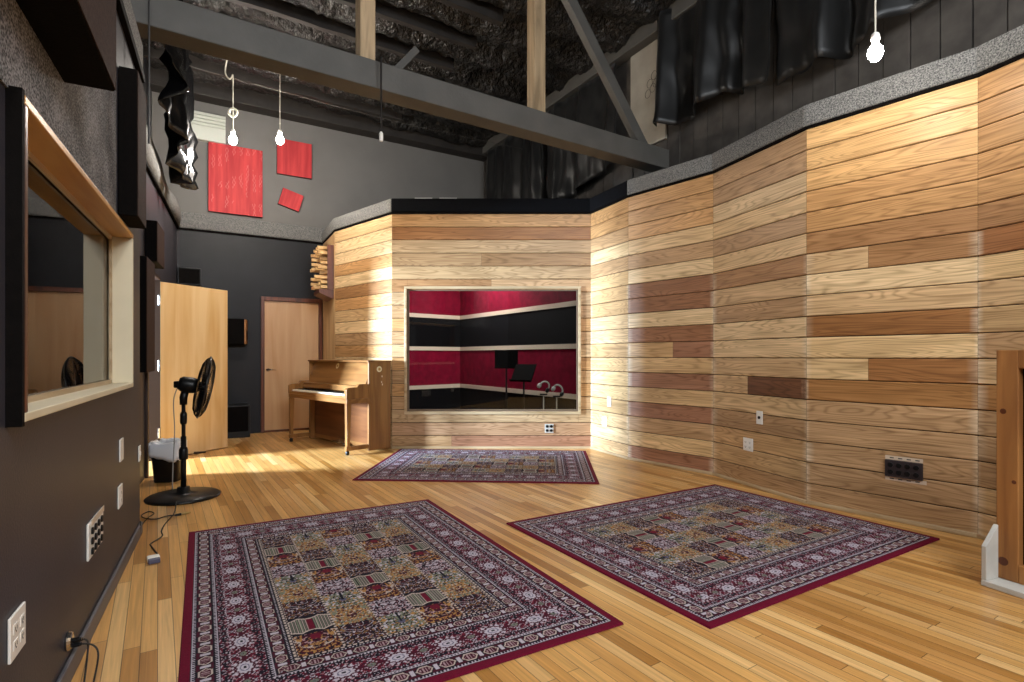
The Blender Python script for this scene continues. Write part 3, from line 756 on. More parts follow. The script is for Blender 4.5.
# ------------------------------------------------------------------ piano
pw = Vector((-.724, .69)).normalized(); pd = Vector((.69, .724))
po = Vector((-1.542, 6.947))-pd*.105-pw*.15
pn = empty('upright_piano', (po.x, po.y, 0), ang(pw), 'brown wooden console upright piano standing against the angled plank wall', 'piano')
PW = 1.54
wd_, wx_ = M['walnut'], M['walnut_x']
for x in (0, PW-.035): MB().box(x, x+.035, 0, .31, .02, 1.085).build('side_panel', wd_, pn, bevel=.006)
MB().box(.035, PW-.035, .0, .02, .05, 1.085).build('back_panel', wd_, pn)
MB().box(-.008, PW+.008, -.005, .325, 1.085, 1.108).build('lid', wx_, pn, bevel=.006)
MB().prism([(.245, 1.083), (.225, 1.083), (.315, .80), (.335, .80)], .037, PW-.037, 'x').build('music_desk', wx_, pn, bevel=.003)
MB().box(.036, PW-.036, .24, .30, .76, .80).box(.036, PW-.036, .30, .42, .785, .80).build('fallboard', wx_, pn, bevel=.004)
MB().prism([(.40, .785), (.415, .785), (.425, .735), (.41, .725)], .06, PW-.06, 'x').build('fallboard_lip', wx_, pn)
MB().box(.0, PW, .30, .60, .60, .655).build('keybed', wx_, pn, bevel=.006)
MB().box(.06, PW-.06, .575, .60, .656, .69).build('key_slip', wx_, pn, bevel=.004)
for x in (-.002, PW-.055):
    MB().prism([(.30, .655), (.605, .655), (.605, .765), (.585, .785), (.47, .79), (.44, .825), (.312, .825), (.312, .655)][1:], x, x+.057, 'x').build('cheek', wd_, pn, bevel=.006)
b = MB(); n_w = 52; kw = (PW-.13)/n_w
for i in range(n_w): b.box(.065+i*kw+.0006, .065+(i+1)*kw-.0006, .43, .572, .69, .708)
b.build('white_keys', M['keys'], pn)
b = MB()
for i in range(n_w-1):
    if i % 7 in (0, 2, 3, 5, 6): b.box(.065+(i+1)*kw-.006, .065+(i+1)*kw+.006, .43, .52, .709, .72)
b.build('black_keys', M['black_plastic'], pn)
MB().box(.037, PW-.037, .22, .24, .08, .60).build('lower_panel', M['piano_shade'], pn)
MB().box(.037, PW-.037, .02, .24, .03, .08).build('bottom_board', wx_, pn)
for x in (.0, PW-.06):
    MB().prism([(.538, .6), (.598, .6), (.592, .10), (.555, .10)], x+.005, x+.055, 'x').build('leg', wd_, pn, bevel=.005)
    MB().box(x+.008, x+.052, .31, .60, .05, .10).build('toe_block', wd_, pn, bevel=.004)
    MB().lathe([(.018, 0), (.022, .01), (.022, .04), (.012, .05)], 12, Matrix.Translation((x+.03, .575, 0))).build('caster', M['black_metal'], pn, smooth=True)
for k, x in enumerate((.55, .72, .85)):
    MB().prism([(.22, .05), (.34, .04), (.34, .05), (.22, .062)], x-.02, x+.02, 'x').build('pedal', M['chrome'], pn)
m_ = Matrix.Translation((-.0005, .165, 1.0)) @ Matrix.Rotation(-PI/2, 4, 'Y')
def medallion(mx, par):
    o = MB().lathe([(.036, 0), (.036, .003), (.028, .004)], 20, mx).build('medallion', mat('cream medallion', '#d8c8a4', .5), par)
    MB().lathe([(.017, .0041), (.017, .005)], 16, mx).build('rosette', mat('gold rosette', '#a5803f', .5), o)
medallion(m_, pn)
sl = math.atan2(.09, .283)
medallion(Matrix.Translation((PW*.5+.06, .2615, 1.03)) @ Matrix.Rotation(-PI/2+sl, 4, 'X'), pn)
for (y, z) in ((.12, .90), (.125, .83), (.115, .80)): MB().box(-.0015, -.0005, y, y+.012, z, z+.022).build('paint_chip', M['stripe'], pn)

# ------------------------------------------------------------------ pedestal fan
fx, fy = -2.70, 4.48
fan = empty('pedestal_fan', (fx, fy, 0), 0, 'black pedestal fan with round weighted base facing into the room', 'fan')
MB().lathe([(.0, .0), (.268, 0), (.272, .012), (.255, .024), (.12, .034), (.05, .044), (.045, .085), (.0, .085)], 48, cap=False).build('base', M['black_plastic'], fan, smooth=True)
MB().lathe([(.021, .05), (.021, .50)], 16).build('pole', M['black_metal'], fan, smooth=True)
MB().lathe([(.03, .31), (.034, .33), (.034, .39), (.026, .41)], 16).build('collar', M['black_plastic'], fan, smooth=True)
MB().lathe([(.015, .40), (.015, .78)], 14).lathe([(.022, .60), (.026, .62), (.026, .68), (.02, .7)], 14).build('inner_pole', M['black_metal'], fan, smooth=True)
axis = Vector((.84, .52, -.20)).normalized()
hc = Vector((.135, .06, .90))                       # grille centre
R = axis.to_track_quat('Z', 'Y').to_matrix().to_4x4()
H_ = Matrix.Translation(hc) @ R
b = MB(); b.tube([(0, 0, .76), (0, 0, .82), (.01, .01, .875)], [.028, .03, .03], 12); b.build('tilt_joint', M['black_plastic'], fan, smooth=True)
MB().lathe([(.0, -.19), (.045, -.185), (.062, -.16), (.066, -.09), (.06, -.055), (.0, -.05)], 20, H_, cap=False).build('motor_housing', M['black_plastic'], fan, smooth=True)
MB().box(-.055, .03, -.05, .03, .90, .955).build('control_box', M['black_plastic'], fan, bevel=.008)
RG = .255
def grille(sg, name, m):
    b = MB()
    for r_, zz in ((.06, .055), (.115, .056), (.17, .050), (.215, .036)):
        b.tube([H_ @ Vector((r_*math.cos(a), r_*math.sin(a), sg*zz)) for a in [2*PI*i/40 for i in range(40)]], .0016, 4, True)
    for i in range(72):
        a = 2*PI*i/72; c, s_ = math.cos(a), math.sin(a)
        b.tube([H_ @ Vector((r_*c, r_*s_, sg*zz)) for r_, zz in ((.05, .055), (.12, .056), (.19, .046), (.235, .024), (RG, .002))], .0024, 4)
    return b.build(name, m, fan)
grille(-1, 'rear_grille', M['black_metal']); g = grille(1, 'front_grille', M['black_metal'])
MB().tube([H_ @ Vector((RG*math.cos(a), RG*math.sin(a), 0)) for a in [2*PI*i/48 for i in range(48)]], .008, 8, True).build('grille_rim', M['black_metal'], fan, smooth=True)
MB().lathe([(.0, .064), (.045, .06), (.05, .05), (.0, .05)], 20, H_, cap=False).build('badge', M['chrome'], fan)
for k in range(5):
    a0 = 2*PI*k/5; rows = []
    for i in range(8):
        r_ = .04+.185*i/7; row = []
        for j in range(6):
            f = (j/5-.5); w_ = .9-.25*i/7; a = a0+f*w_+.25*i/7
            row.append(H_ @ Vector((r_*math.cos(a), r_*math.sin(a), -f*.05)))
        rows.append(row)
    MB().grid(rows).build('blade', M['black_plastic'], fan, smooth=True, solid=.003)
MB().lathe([(.0, .03), (.035, .02), (.04, -.04), (.0, -.05)], 16, H_, cap=False).build('hub', M['black_plastic'], fan, smooth=True)
b = MB(); b.tube(smooth_path([(-.02, -.03, .92), (-.05, -.05, .8), (-.045, -.045, .55), (-.05, -.06, .25), (-.06, -.05, .07)]), .004, 6)
b.build('power_lead', mat('grey lead', '#8a8a88', .5), fan, smooth=True)

# ------------------------------------------------------------------ waste bin
bn = empty('waste_bin', (-3.2, 5.07, 0), .2, 'black waste bin with a clear white liner folded over its rim by the left doorway', 'bin')
def rrect(hx, hy, z, n=40):
    out = []
    for i in range(n):
        a = 2*PI*i/n; c, s_ = math.cos(a), math.sin(a); e = .5
        out.append((hx*math.copysign(abs(c)**e, c), hy*math.copysign(abs(s_)**e, s_), z))
    return out
def loft(b, rings):
    V = [[b.bm.verts.new(p_) for p_ in r] for r in rings]; n = len(V[0])
    for a, c in zip(V, V[1:]):
        for i in range(n): b.bm.faces.new([a[i], a[(i+1) % n], c[(i+1) % n], c[i]])
    return V
b = MB(); V = loft(b, [rrect(.098, .085, 0), rrect(.10, .088, .01), rrect(.128, .108, .33), rrect(.132, .112, .335), rrect(.124, .104, .335), rrect(.094, .08, .012)])
b.bm.faces.new(V[0][::-1]); b.bm.faces.new(V[-1]); b.build('bin_body', M['black_plastic'], bn, smooth=True)
b = MB(); rg = []
rr = random.Random(4)
for z, ex in ((.23, .006), (.27, .012), (.32, .012), (.36, .012), (.375, -.002), (.35, -.02), (.29, -.026)):
    ring = []
    for i, q in enumerate(rrect(.128+ex, .108+ex, z)):
        k = noise.noise(Vector((i*.9, z*30, 0))); w_ = 1+.05*k
        dz = .03*noise.noise(Vector((i*.35, 3, 0))) + (-.035 if q[0] > .05 and z < .28 else 0)
        ring.append((q[0]*w_, q[1]*w_, z+dz))
    rg.append(ring)
loft(b, rg); b.build('bin_liner', M['liner'], bn, smooth=True, solid=.0015)

# ------------------------------------------------------------------ acoustic panels on the left wall
def on_wall(P, D, t, z=0, out=0):
    n_ = Vector((D.y, -D.x)); q = P+D*t+n_*out; return (q.x, q.y, z)
def acoustic(P, D, t0, t1, z0, z1, dep, lab, w=.03):
    o = empty('acoustic_panel', on_wall(P, D, t0, z0), ang(D), lab, 'acoustic panel', 'black boxed acoustic panels on the left wall')
    Lx, Hz = t1-t0, z1-z0
    MB().box(0, Lx, -dep, -.002, 0, Hz).build('panel_box', M['black_fabric'], o, bevel=.006)
    MB().box(.004, Lx-.004, -dep-.004, -dep, .004, Hz-.004).build('fabric_face', M['brown_fabric'], o, bevel=.002)
    return o
acoustic(NL0, NLD, -1.2, -.05, 2.11, 2.92, .15, 'large brown faced black acoustic panel hung high over the control room window')
acoustic(NL0, NLD, 1.025, 1.36, 1.90, 2.68, .085, 'narrow brown faced acoustic panel beside the top corner of the control room window')
RQ = Vector((-2.69, 3.56)); RQD = Vector((-.442, .897)).normalized()
acoustic(RL0, RLD, (Vector((-2.60-.442*1.14, 3.606+.897*1.14))-RL0).dot(RLD), (Vector((-2.6-.442*1.6, 3.606+.897*1.6))-RL0).dot(RLD), 1.02, 2.01, .10, 'tall black acoustic panel between the control room window and open door')
acoustic(RL0, RLD, (Vector((-2.60-.442*1.77, 3.606+.897*1.77))-RL0).dot(RLD), (Vector((-2.6-.442*2.28, 3.606+.897*2.28))-RL0).dot(RLD), 2.06, 2.45, .10, 'small black acoustic panel above the left doorway')

# speakers on the rear wall
def bk(s, z=0, out=0): q = BK0+BKD*s+Vector((BKD.y, -BKD.x))*out; return (q.x, q.y, z)
sp = empty('wall_speaker', bk(-.80, 1.33), A_BK, 'small wall speaker with wooden front beside the rear door', 'speaker')
MB().prism([(0, -.002), (.0, -.2), (.21, -.2), (.25, -.002)], 0, .37, 'z').build('cabinet', M['black_fabric'], sp, bevel=.006)
m4 = Matrix.Translation((.235, -.10, 0)) @ Matrix.Rotation(-math.atan2(.2, .04)+PI, 4, 'Z')
MB().prism([(.213, -.197), (.253, -.004), (.275, -.006), (.235, -.199)], .01, .36, 'z').build('baffle', M['gobo_wood'], sp)
mm = Matrix.Translation((.2555, -.1, .13)) @ Matrix.Rotation(PI/2, 4, 'Y')
MB().lathe([(.07, 0), (.075, .006), (.06, .008), (.03, .0)], 20, mm, cap=False).build('driver', M['black_plastic'], sp)
fs = empty('floor_speaker', bk(-.98, 0), A_BK, 'black floor speaker box standing between the open door and the rear door', 'speaker')
MB().box(0, .45, -.40, -.01, .0, .46).build('cabinet', M['black_plastic'], fs, bevel=.01)
MB().box(.025, .425, -.408, -.401, .09, .44).build('grille', M['black_fabric'], fs, bevel=.003)
MB().box(.05, .16, -.4025, -.4005, .04, .06).build('nameplate', M['white_plastic'], fs)
o = empty('wall_monitor', bk(-1.42, 2.16), A_BK, 'black box mounted on the rear wall above the open door', 'wall box')
MB().box(0, .29, -.12, -.002, 0, .24).build('housing', M['black_plastic'], o, bevel=.008)
MB().box(.015, .275, -.126, -.12, .015, .225).build('front_cover', M['black_fabric'], o, bevel=.003)
# duct box
o = empty('wall_vent', bk(-1.40, 4.25), A_BK, 'off white louvred vent box high in the rear left corner', 'vent')
vm = mat('off white vent', '#c9cdc4', .5)
MB().box(0, .58, -.06, .035, 0, .2).build('lower_panel', vm, o, bevel=.004)
for i in range(4):
    MB().prism([(.035, .205+i*.045), (-.06-i*.012, .205+i*.045), (-.05-i*.012, .245+i*.045), (.035, .245+i*.045)], 0, .58, 'x').build('louvre', vm, o)

# ------------------------------------------------------------------ red fabric panels on the rear wall
def red_mat(streak):
    m, n, l, b = new_mat('red dyed fabric')
    tc = n.new('ShaderNodeTexCoord'); mp = n.new('ShaderNodeMapping'); mp.inputs['Scale'].default_value = (13, 1, 1.2); l.new(tc.outputs['Object'], mp.inputs[0])
    t = n.new('ShaderNodeTexNoise'); t.inputs['Scale'].default_value = 1; t.inputs['Detail'].default_value = 3; l.new(mp.outputs[0], t.inputs['Vector'])
    r = n.new('ShaderNodeValToRGB'); l.new(t.outputs['Fac'], r.inputs[0]); e = r.color_ramp.elements
    e[0].position = .35; e[0].color = (*lin('#a32229'), 1); e[1].position = .65; e[1].color = (*lin('#c53a3c'), 1)
    out = r.outputs[0]
    if streak:
        # stacked pale dye marks in columns
        sp_ = n.new('ShaderNodeSeparateXYZ'); l.new(tc.outputs['Object'], sp_.inputs[0])
        nz = n.new('ShaderNodeTexNoise'); nz.inputs['Scale'].default_value = 9; l.new(tc.outputs['Object'], nz.inputs['Vector'])
        xx = math_node(n, l, 'ADD', sp_.outputs[0], math_node(n, l, 'MULTIPLY', nz.outputs['Fac'], .05))
        c1 = math_node(n, l, 'ABSOLUTE', math_node(n, l, 'SINE', math_node(n, l, 'MULTIPLY', xx, 35)))
        w = math_node(n, l, 'SINE', math_node(n, l, 'MULTIPLY', sp_.outputs[2], 42))
        d = math_node(n, l, 'ABSOLUTE', math_node(n, l, 'SUBTRACT', c1, math_node(n, l, 'MULTIPLY', math_node(n, l, 'ABSOLUTE', w), .55)))
        line = math_node(n, l, 'LESS_THAN', d, .05)
        nz2 = n.new('ShaderNodeTexNoise'); nz2.inputs['Scale'].default_value = 5; l.new(tc.outputs['Object'], nz2.inputs['Vector'])
        line = math_node(n, l, 'MULTIPLY', line, math_node(n, l, 'GREATER_THAN', nz2.outputs['Fac'], .52))
        mx = n.new('ShaderNodeMix'); mx.data_type = 'RGBA'; l.new(math_node(n, l, 'MULTIPLY', line, .55), mx.inputs[0]); l.new(out, mx.inputs[6]); mx.inputs[7].default_value = (*lin('#e8b0a4'), 1)
        out = mx.outputs[2]
    l.new(out, b.inputs['Base Color']); b.inputs['Roughness'].default_value = .7
    return m
RM1, RM2 = red_mat(True), red_mat(False)
for s0, s1, z0, z1, rot, m, lab in ((-1.04, -.32, 3.25, 4.256, 0, RM1, 'large red wall panel with pale wavy dye marks on the grey rear wall'),
                                  (-.12, .39, 3.955, 4.50, 0, RM2, 'plain red wall panel hung high right of the large marked one'),
                                  (-.075, .24, 3.445, 3.715, math.radians(16), RM2, 'smallest red wall panel hung tilted on the grey rear wall')):
    w_, h_ = s1-s0, z1-z0
    o = empty('red_panel', bk((s0+s1)/2, (z0+z1)/2, -.04), A_BK, lab, 'wall panel', 'red fabric panels on the rear wall'); o.rotation_euler = (0, rot, A_BK)
    MB().box(-w_/2, w_/2, -.055, -.002, -h_/2, h_/2).build('panel_core', mat('dark red edge', '#4a1216', .7), o, bevel=.004)
    MB().box(-w_/2+.003, w_/2-.003, -.059, -.055, -h_/2+.003, h_/2-.003).build('fabric_face', m, o)

# ------------------------------------------------------------------ pendants
def pendant(x, y, z, ztop, lab, power, ring=False):
    bulb_m = emit('lit bulb', '#fff6ea', power)
    o = empty('pendant_lamp', (x, y, z), 0, lab, 'lamp', 'bare bulb pendant lamps')
    MB().tube([(0, 0, .075), (0, 0, ztop-z)], .0055, 6).build('cord', M['white_cord'], o)
    MB().lathe([(.008, .1), (.02, .09), (.024, .075), (.026, .055), (.019, .045), (.019, .03)], 16, cap=True).build('socket', M['white_plastic'], o, smooth=True)
    MB().lathe([(.0, -.075), (.022, -.069), (.036, -.050), (.042, -.024), (.039, -.002), (.026, .018), (.016, .03), (0, .03)], 18, cap=False).build('bulb', bulb_m, o, smooth=True)
    if ring: MB().tube([(.045*math.cos(a), .0, .29+.045*math.sin(a)) for a in [2*PI*i/28 for i in range(28)]], .013, 8, True).build('cord_ring', M['white_cord'], o, smooth=True)
    return o
pendant(-3.174, 6.2, 3.64, 4.36, 'lit bare bulb pendant with a white ring on its cord, before the large red panel', 850, True)
pendant(-2.756, 6.474, 3.75, 4.98, 'lit bare bulb pendant hanging right of the one with a cord ring', 850)
pendant(2.2, 3.3, 3.02, 4.98, 'lit bare bulb pendant hanging before the black curtain over the right plank wall', 180)
# two added pendants out of view, brightening the front of the room
pendant(.2, .1, 3.35, 4.98, 'added unseen bare bulb pendant above the viewpoint, lighting the front of the room', 750)
pendant(2.0, -.6, 3.35, 4.98, 'added unseen bare bulb pendant behind the wood framed baffle, lighting the front of the room', 400)
# strung cable the pendants hang from, and looped flex
c0 = Vector((-3.174, 6.2))+Vector((-BMD.y, BMD.x))*.03; b = MB()
q0, q1 = c0-BMD*.5, c0+BMD*4.05
b.tube(smooth_path([(q0.x, q0.y, 4.36), (c0.x, c0.y, 4.33), (c0.x+BMD.x*2, c0.y+BMD.y*2, 4.30), (q1.x, q1.y, 4.36)]), .0028, 5)
tag(b.build('strung_cable', mat('grey steel cable', '#55524d', .5)), 'thin grey steel cable strung across the room behind the truss', 'cable')
b = MB(); b.tube(smooth_path([(-3.05, 5.95, 4.62), (-3.20, 6.12, 4.50), (-3.24, 6.16, 4.36), (-3.20, 6.18, 4.30), (-3.176, 6.2, 4.36)]), .008, 6)
b.tube(smooth_path([(-3.0, 6.0, 4.66), (-2.92, 6.12, 4.5), (-2.75, 6.2, 4.41), (-2.6, 6.2, 4.38), (-2.42, 6.15, 4.44), (-2.38, 6.12, 4.6)]), .008, 6)
tag(b.build('lamp_flex', M['white_cord'], smooth=True), 'off white lamp flex looping under the truss to the ringed pendant', 'cord')
# dark pull cord with white end in front of the truss
o = empty('pull_cord', (-1.03, 4.29, 2.85), 0, 'dark hanging cord with white end cap in front of the truss post', 'cord')
MB().tube([(0, 0, .05), (0, 0, .66), (0, .06, .70), (.02, .16, .69)], .008, 6).build('cord', M['black_rubber'], o)
MB().lathe([(.012, 0), (.016, .01), (.016, .06), (.008, .075)], 12).build('end_cap', M['white_plastic'], o)
b = MB(); b.tube([(-2.22, 3.33, 5.0), (-2.21, 3.32, 3.8), (-2.205, 3.31, 2.45)], .006, 6)
tag(b.build('hanging_cable', M['black_rubber']), 'thin black cable hanging straight down beside the left wall', 'cable')

# ------------------------------------------------------------------ curtains
def curtain(name, P, D, pts, ztop, lab, seed, m, cat, amp=.05, freq=9, out=.12, crumple=.0):
    """pts: list of (t, z_bottom)"""
    b = MB(); rows = []; n_ = Vector((D.y, -D.x)); 
    if n_.dot(-P) < 0: n_ = -n_
    t0, t1 = pts[0][0], pts[-1][0]; N = max(24, int((t1-t0)*42))
    for i in range(N+1):
        t = t0+(t1-t0)*i/N
        for (a, za), (c, zc) in zip(pts, pts[1:]):
            if a <= t <= c+1e-6: zb = za+(zc-za)*(t-a)/(c-a); break
        r_ = []
        ph = t*freq+2.2*noise.noise(Vector((t*1.7, seed, 0)))
        zb += .03*noise.noise(Vector((t*6, seed, 4)))
        for j in range(19):
            f = j/18; z = ztop+(zb-ztop)*f
            w_ = amp*(math.sin(ph+.5*f*math.sin(t*3+seed))+.45*math.sin(2.3*ph+1.3+f))*(.55+.6*f)
            w_ += .05*noise.noise(Vector((t*2.6, z*2.4, seed)))*f
            w_ += crumple*abs(noise.noise(Vector((t*6, z*4, seed+8))))+crumple*noise.noise(Vector((t*11, z*9, seed+9)))*.6
            w_ += .022*noise.noise(Vector((t*9, z*5, seed+3)))
            q = P+D*t+n_*(out+w_)
            r_.append((q.x, q.y, z))
        rows.append(r_)
    b.grid(rows); o = b.build(name, m, smooth=True, solid=.004)
    return tag(o, lab, cat)
G = 'black curtains over the outer wall siding'
c = curtain('black_curtain', OW0, OWD, [(-3.4, 3.25), (-2.4, 3.3), (-1.6, 3.28)], 4.84, 'black curtain in the far corner above the booth window wall', 1, M['curtain'], 'curtain'); c['group'] = G
c = curtain('black_curtain', OW0, OWD, [(-1.5, 3.35), (-.7, 3.45), (.12, 3.62)], 4.84, 'black curtain hanging behind the truss brace left of the pale board', 2, M['curtain'], 'curtain'); c['group'] = G
c = curtain('black_curtain', OW0, OWD, [(.86, 3.74), (1.3, 3.68), (1.72, 3.78), (2.3, 3.62)], 4.98, 'black curtain right of the pale board on the outer wall', 3, M['curtain'], 'curtain', amp=.09, freq=9, out=.16); c['group'] = G
c = curtain('black_curtain', OW0, OWD, [(2.32, 3.6), (2.95, 3.6), (3.5, 3.72), (4.3, 3.95)], 4.98, 'black curtain behind the pendant bulb over the right plank wall', 4, M['curtain'], 'curtain', amp=.09, freq=8, out=.17); c['group'] = G
# pale board between curtains
pb = empty('pale_board', (OW0.x+OWD.x*.27, OW0.y+OWD.y*.27, 3.66), A_OW, 'pale grey plywood board between the black curtains above the truss end', 'board')
sgn = -1 if Vector((OWD.y, -OWD.x)).dot(-OW0) > 0 else 1
MB().box(0, .58, sgn*.03, sgn*.002, 0, 1.2).build('board_sheet', mat('pale grey plywood', '#a09a8f', .8, nscale=3, namt=.3), pb)
b = MB()
for i, (cx, cz) in enumerate(((.33, .73), (.40, .80), (.38, .66), (.30, .62), (.43, .70))):
    b.tube([(cx+.045*math.cos(a), sgn*.031, cz+.05*math.sin(a)) for a in [2*PI*k/14 for k in range(14)]], .0025, 4, True)
b.build('scribble', mat('dark marker', '#3a3633', .8), pb)
# drape over left wall
dp = curtain('plastic_drape', RL0, RLD, [(1.5, 4.1), (1.8, 3.75), (2.2, 3.35), (2.6, 3.12), (3.0, 3.08), (3.3, 3.5)], 4.75, 'crumpled shiny black plastic sheet hanging from the upper left wall', 9, M['plastic_drape'], 'drape', amp=.08, freq=15, out=.2, crumple=.09)

# ------------------------------------------------------------------ diffuser
dfa = ang(RT-DG)
df = empty('wood_diffuser', (DG.x+(RT-DG).normalized().x*.10, DG.y+(RT-DG).normalized().y*.10, 2.12), dfa, 'pale wooden skyline diffuser of jutting blocks in the rear corner', 'sound diffuser')
sd = 1 if Vector((-(RT-DG).y, (RT-DG).x)).dot(Vector((-4, 7))-DG) > 0 else -1
def yb(a, b_): return (min(sd*a, sd*b_), max(sd*a, sd*b_))
MB().box(0, .5, *yb(.002, .02), 0, .64).build('back_board', M['pine'], df)
MB().box(-.02, -.001, *yb(.002, .09), 0, .64).build('side_board', M['dark_trim'], df)
MB().prism([(0, -.03), (.0, -.001), (.20, -.001), (.20, -.05), (.02, -.13), (0, -.13)], 0, .5, 'x', Matrix.Scale(sd, 4, (0, 1, 0))).build('bracket', M['dark_trim'], df)
rr = random.Random(12)
for i in range(9):
    for j in range(7):
        l_ = rr.choice((.06, .1, .14, .18, .22, .26))
        MB().box(.012+j*.068, .012+j*.068+.048, *yb(.021, l_), .015+i*.07, .015+i*.07+.042).build('block', M['block'], df, bevel=.002)

# ------------------------------------------------------------------ sockets and plates
def plate(name, loc, rz, w_, h_, lab, style, col='white_plastic', cat='wall plate', group='white wall plates'):
    """local -y is out of the wall"""
    o = empty(name, loc, rz, lab, cat, group)
    MB().box(-w_/2, w_/2, -.008, -.001, -h_/2, h_/2).build('cover', M[col], o, bevel=.002)
    if style == 'duplex' or style == 'quad':
        for xx in ((0,) if style == 'duplex' else (-w_*.22, w_*.22)):
            for zz in (-h_*.18, h_*.18):
                r = MB().box(xx-.016, xx+.016, -.010, -.008, zz-.013, zz+.013).build('receptacle', M[col], o, bevel=.002)
                MB().box(xx-.008, xx-.005, -.0106, -.0101, zz-.004, zz+.006).box(xx+.005, xx+.008, -.0106, -.0101, zz-.004, zz+.006).lathe([(.003, 0), (.003, .0006)], 8, Matrix.Translation((xx, -.0106, zz-.008)) @ Matrix.Rotation(-PI/2, 4, 'X')).build('slots', M['dark_slot'], r)
    if style == 'switch':
        MB().box(-.006, .006, -.013, -.008, -.012, .012).build('toggle', M['white_plastic'], o)
    if style == 'jack':
        MB().lathe([(.013, 0), (.013, .004)], 14, Matrix.Translation((0, -.0085, 0)) @ Matrix.Rotation(PI/2, 4, 'X')).build('jack', M['black_plastic'], o)
    return o
def nl(t, z): return on_wall(NL0, NLD, t, z)
plate('wall_outlet', nl(-.53, .415), A_NL, .12, .118, 'white quad outlet plate on the charcoal left wall, nearest the viewer', 'quad', cat='outlet')
plate('wall_outlet', nl(1.07, .418), A_NL, .11, .115, 'white outlet plate on the left wall between the jack panel and the wall end', 'duplex', cat='outlet')
plate('wall_plate', nl(1.11, .657), A_NL, .10, .118, 'blank white plate above an outlet on the left wall', 'blank')
plate('wall_plate', nl(1.79, .53), A_NL, .07, .10, 'narrow white switch plate at the end of the charcoal left wall', 'switch')
# jack panel
jp = empty('jack_plate', nl(.45, .40), A_NL, 'white wall panel of black audio jacks with taped top on the left wall', 'jack panel')
MB().box(-.145, .145, -.01, -.001, -.075, .075).build('cover', M['white_plastic'], jp, bevel=.003)
MB().box(-.10, .15, -.0125, -.0102, .058, .082).build('tape_strip', M['stripe'], jp)
for i in range(4):
    for j in range(3):
        MB().lathe([(.015, 0), (.015, .006), (.009, .008)], 12, Matrix.Translation((-.095+i*.063, -.0105, -.048+j*.042)) @ Matrix.Rotation(PI/2, 4, 'X')).build('jack', M['black_plastic'], jp)
# round jack with leads near the floor
rj = empty('round_jack', nl(0, .145), A_NL, 'round metal jack with leads plugged in low on the left wall', 'jack')
MB().lathe([(.032, 0), (.034, .006), (.028, .016), (.02, .018)], 18, Matrix.Translation((0, -.001, 0)) @ Matrix.Rotation(PI/2, 4, 'X')).build('socket_ring', M['chrome'], rj)
for dx, dz in ((-.016, .006), (.012, -.008), (-.008, -.016)):
    MB().lathe([(.008, .0), (.008, .02), (.005, .028)], 10, Matrix.Translation((dx, -.019, dz)) @ Matrix.Rotation(PI/2, 4, 'X')).build('plug', M['black_metal'], rj)
for k, (dx, dz) in enumerate(((.012, -.008), (-.008, -.016))):
    MB().tube(smooth_path([(dx, -.047, dz), (dx-.004, -.06-.02*k, dz-.012), (dx-.02, -.062-.035*k, -.06), (dx-.06, -.06-.03*k, -.136), (dx-.2, -.08-.02*k, -.141), (dx-.6, -.06, -.141)]), .0032, 6).build('lead', M['black_rubber'], rj, smooth=True)
def seg_pt(i, t): 
    P0, P1 = segs[i]; d = (P1-P0).normalized(); return P0+d*t, d
def on_right(i, t, z):
    q, d = seg_pt(i, t); return (q.x, q.y, z), ang(d)
# facets: direction P0->P1 has the room on its right hand => local -y is the room
l_, a_ = on_right(2, .60, .625); plate('wall_switch', l_, a_, .07, .115, 'white plate with round dark dial on the right plank wall', 'jack', cat='switch')
l_, a_ = on_right(2, .465, .37); plate('wall_outlet', l_, a_, .115, .115, 'white quad outlet on the right plank wall below the dial plate', 'quad', cat='outlet')
l_, a_ = on_right(0, .41, .62); plate('wall_plate', l_, a_, .075, .115, 'upper white plate on the pale facet right of the booth window', 'switch')
l_, a_ = on_right(0, .31, .375); plate('wall_outlet', l_, a_, .09, .115, 'white outlet low on the pale facet right of the booth window', 'duplex', cat='outlet')
o = plate('jack_plate', (.465, 6.82, .255), 0, .11, .11, 'grey blue four jack plate on planks below the booth window', 'blank', 'white_mdf', 'jack panel', None)
for i in (-1, 1):
    for j in (-1, 1):
        MB().lathe([(.018, 0), (.018, .005), (.01, .006)], 14, Matrix.Translation((i*.026, -.0085, j*.026)) @ Matrix.Rotation(PI/2, 4, 'X')).build('jack', M['black_plastic'], o)
l_, a_ = on_right(3, .645, .372)
sb = empty('stage_box', l_, a_, 'dark eight jack box with cream tape strips on the right plank wall', 'jack panel')
MB().box(-.110, .110, -.022, -.001, -.058, .058).build('cover', mat('dark brown plate', '#2e2426', .5), sb, bevel=.004)
for i in range(4):
    for j in range(2):
        MB().lathe([(.017, 0), (.017, .006), (.011, .008)], 14, Matrix.Translation((-.075+i*.05, -.0225, -.024+j*.05)) @ Matrix.Rotation(PI/2, 4, 'X')).build('jack', M['black_plastic'], sb)
for s_ in (-1, 1):
    t_ = MB().box(-.112, .108+.02*(s_ < 0), -.003, -.001, s_*.073-.013, s_*.073+.013).build('tape_strip', M['stripe'], sb)
    b = MB()
    for i in range(4): b.box(-.085+i*.05, -.06+i*.05, -.0036, -.0031, s_*.073-.004, s_*.073+.003)
    b.build('ink_marks', M['dark_slot'], t_)

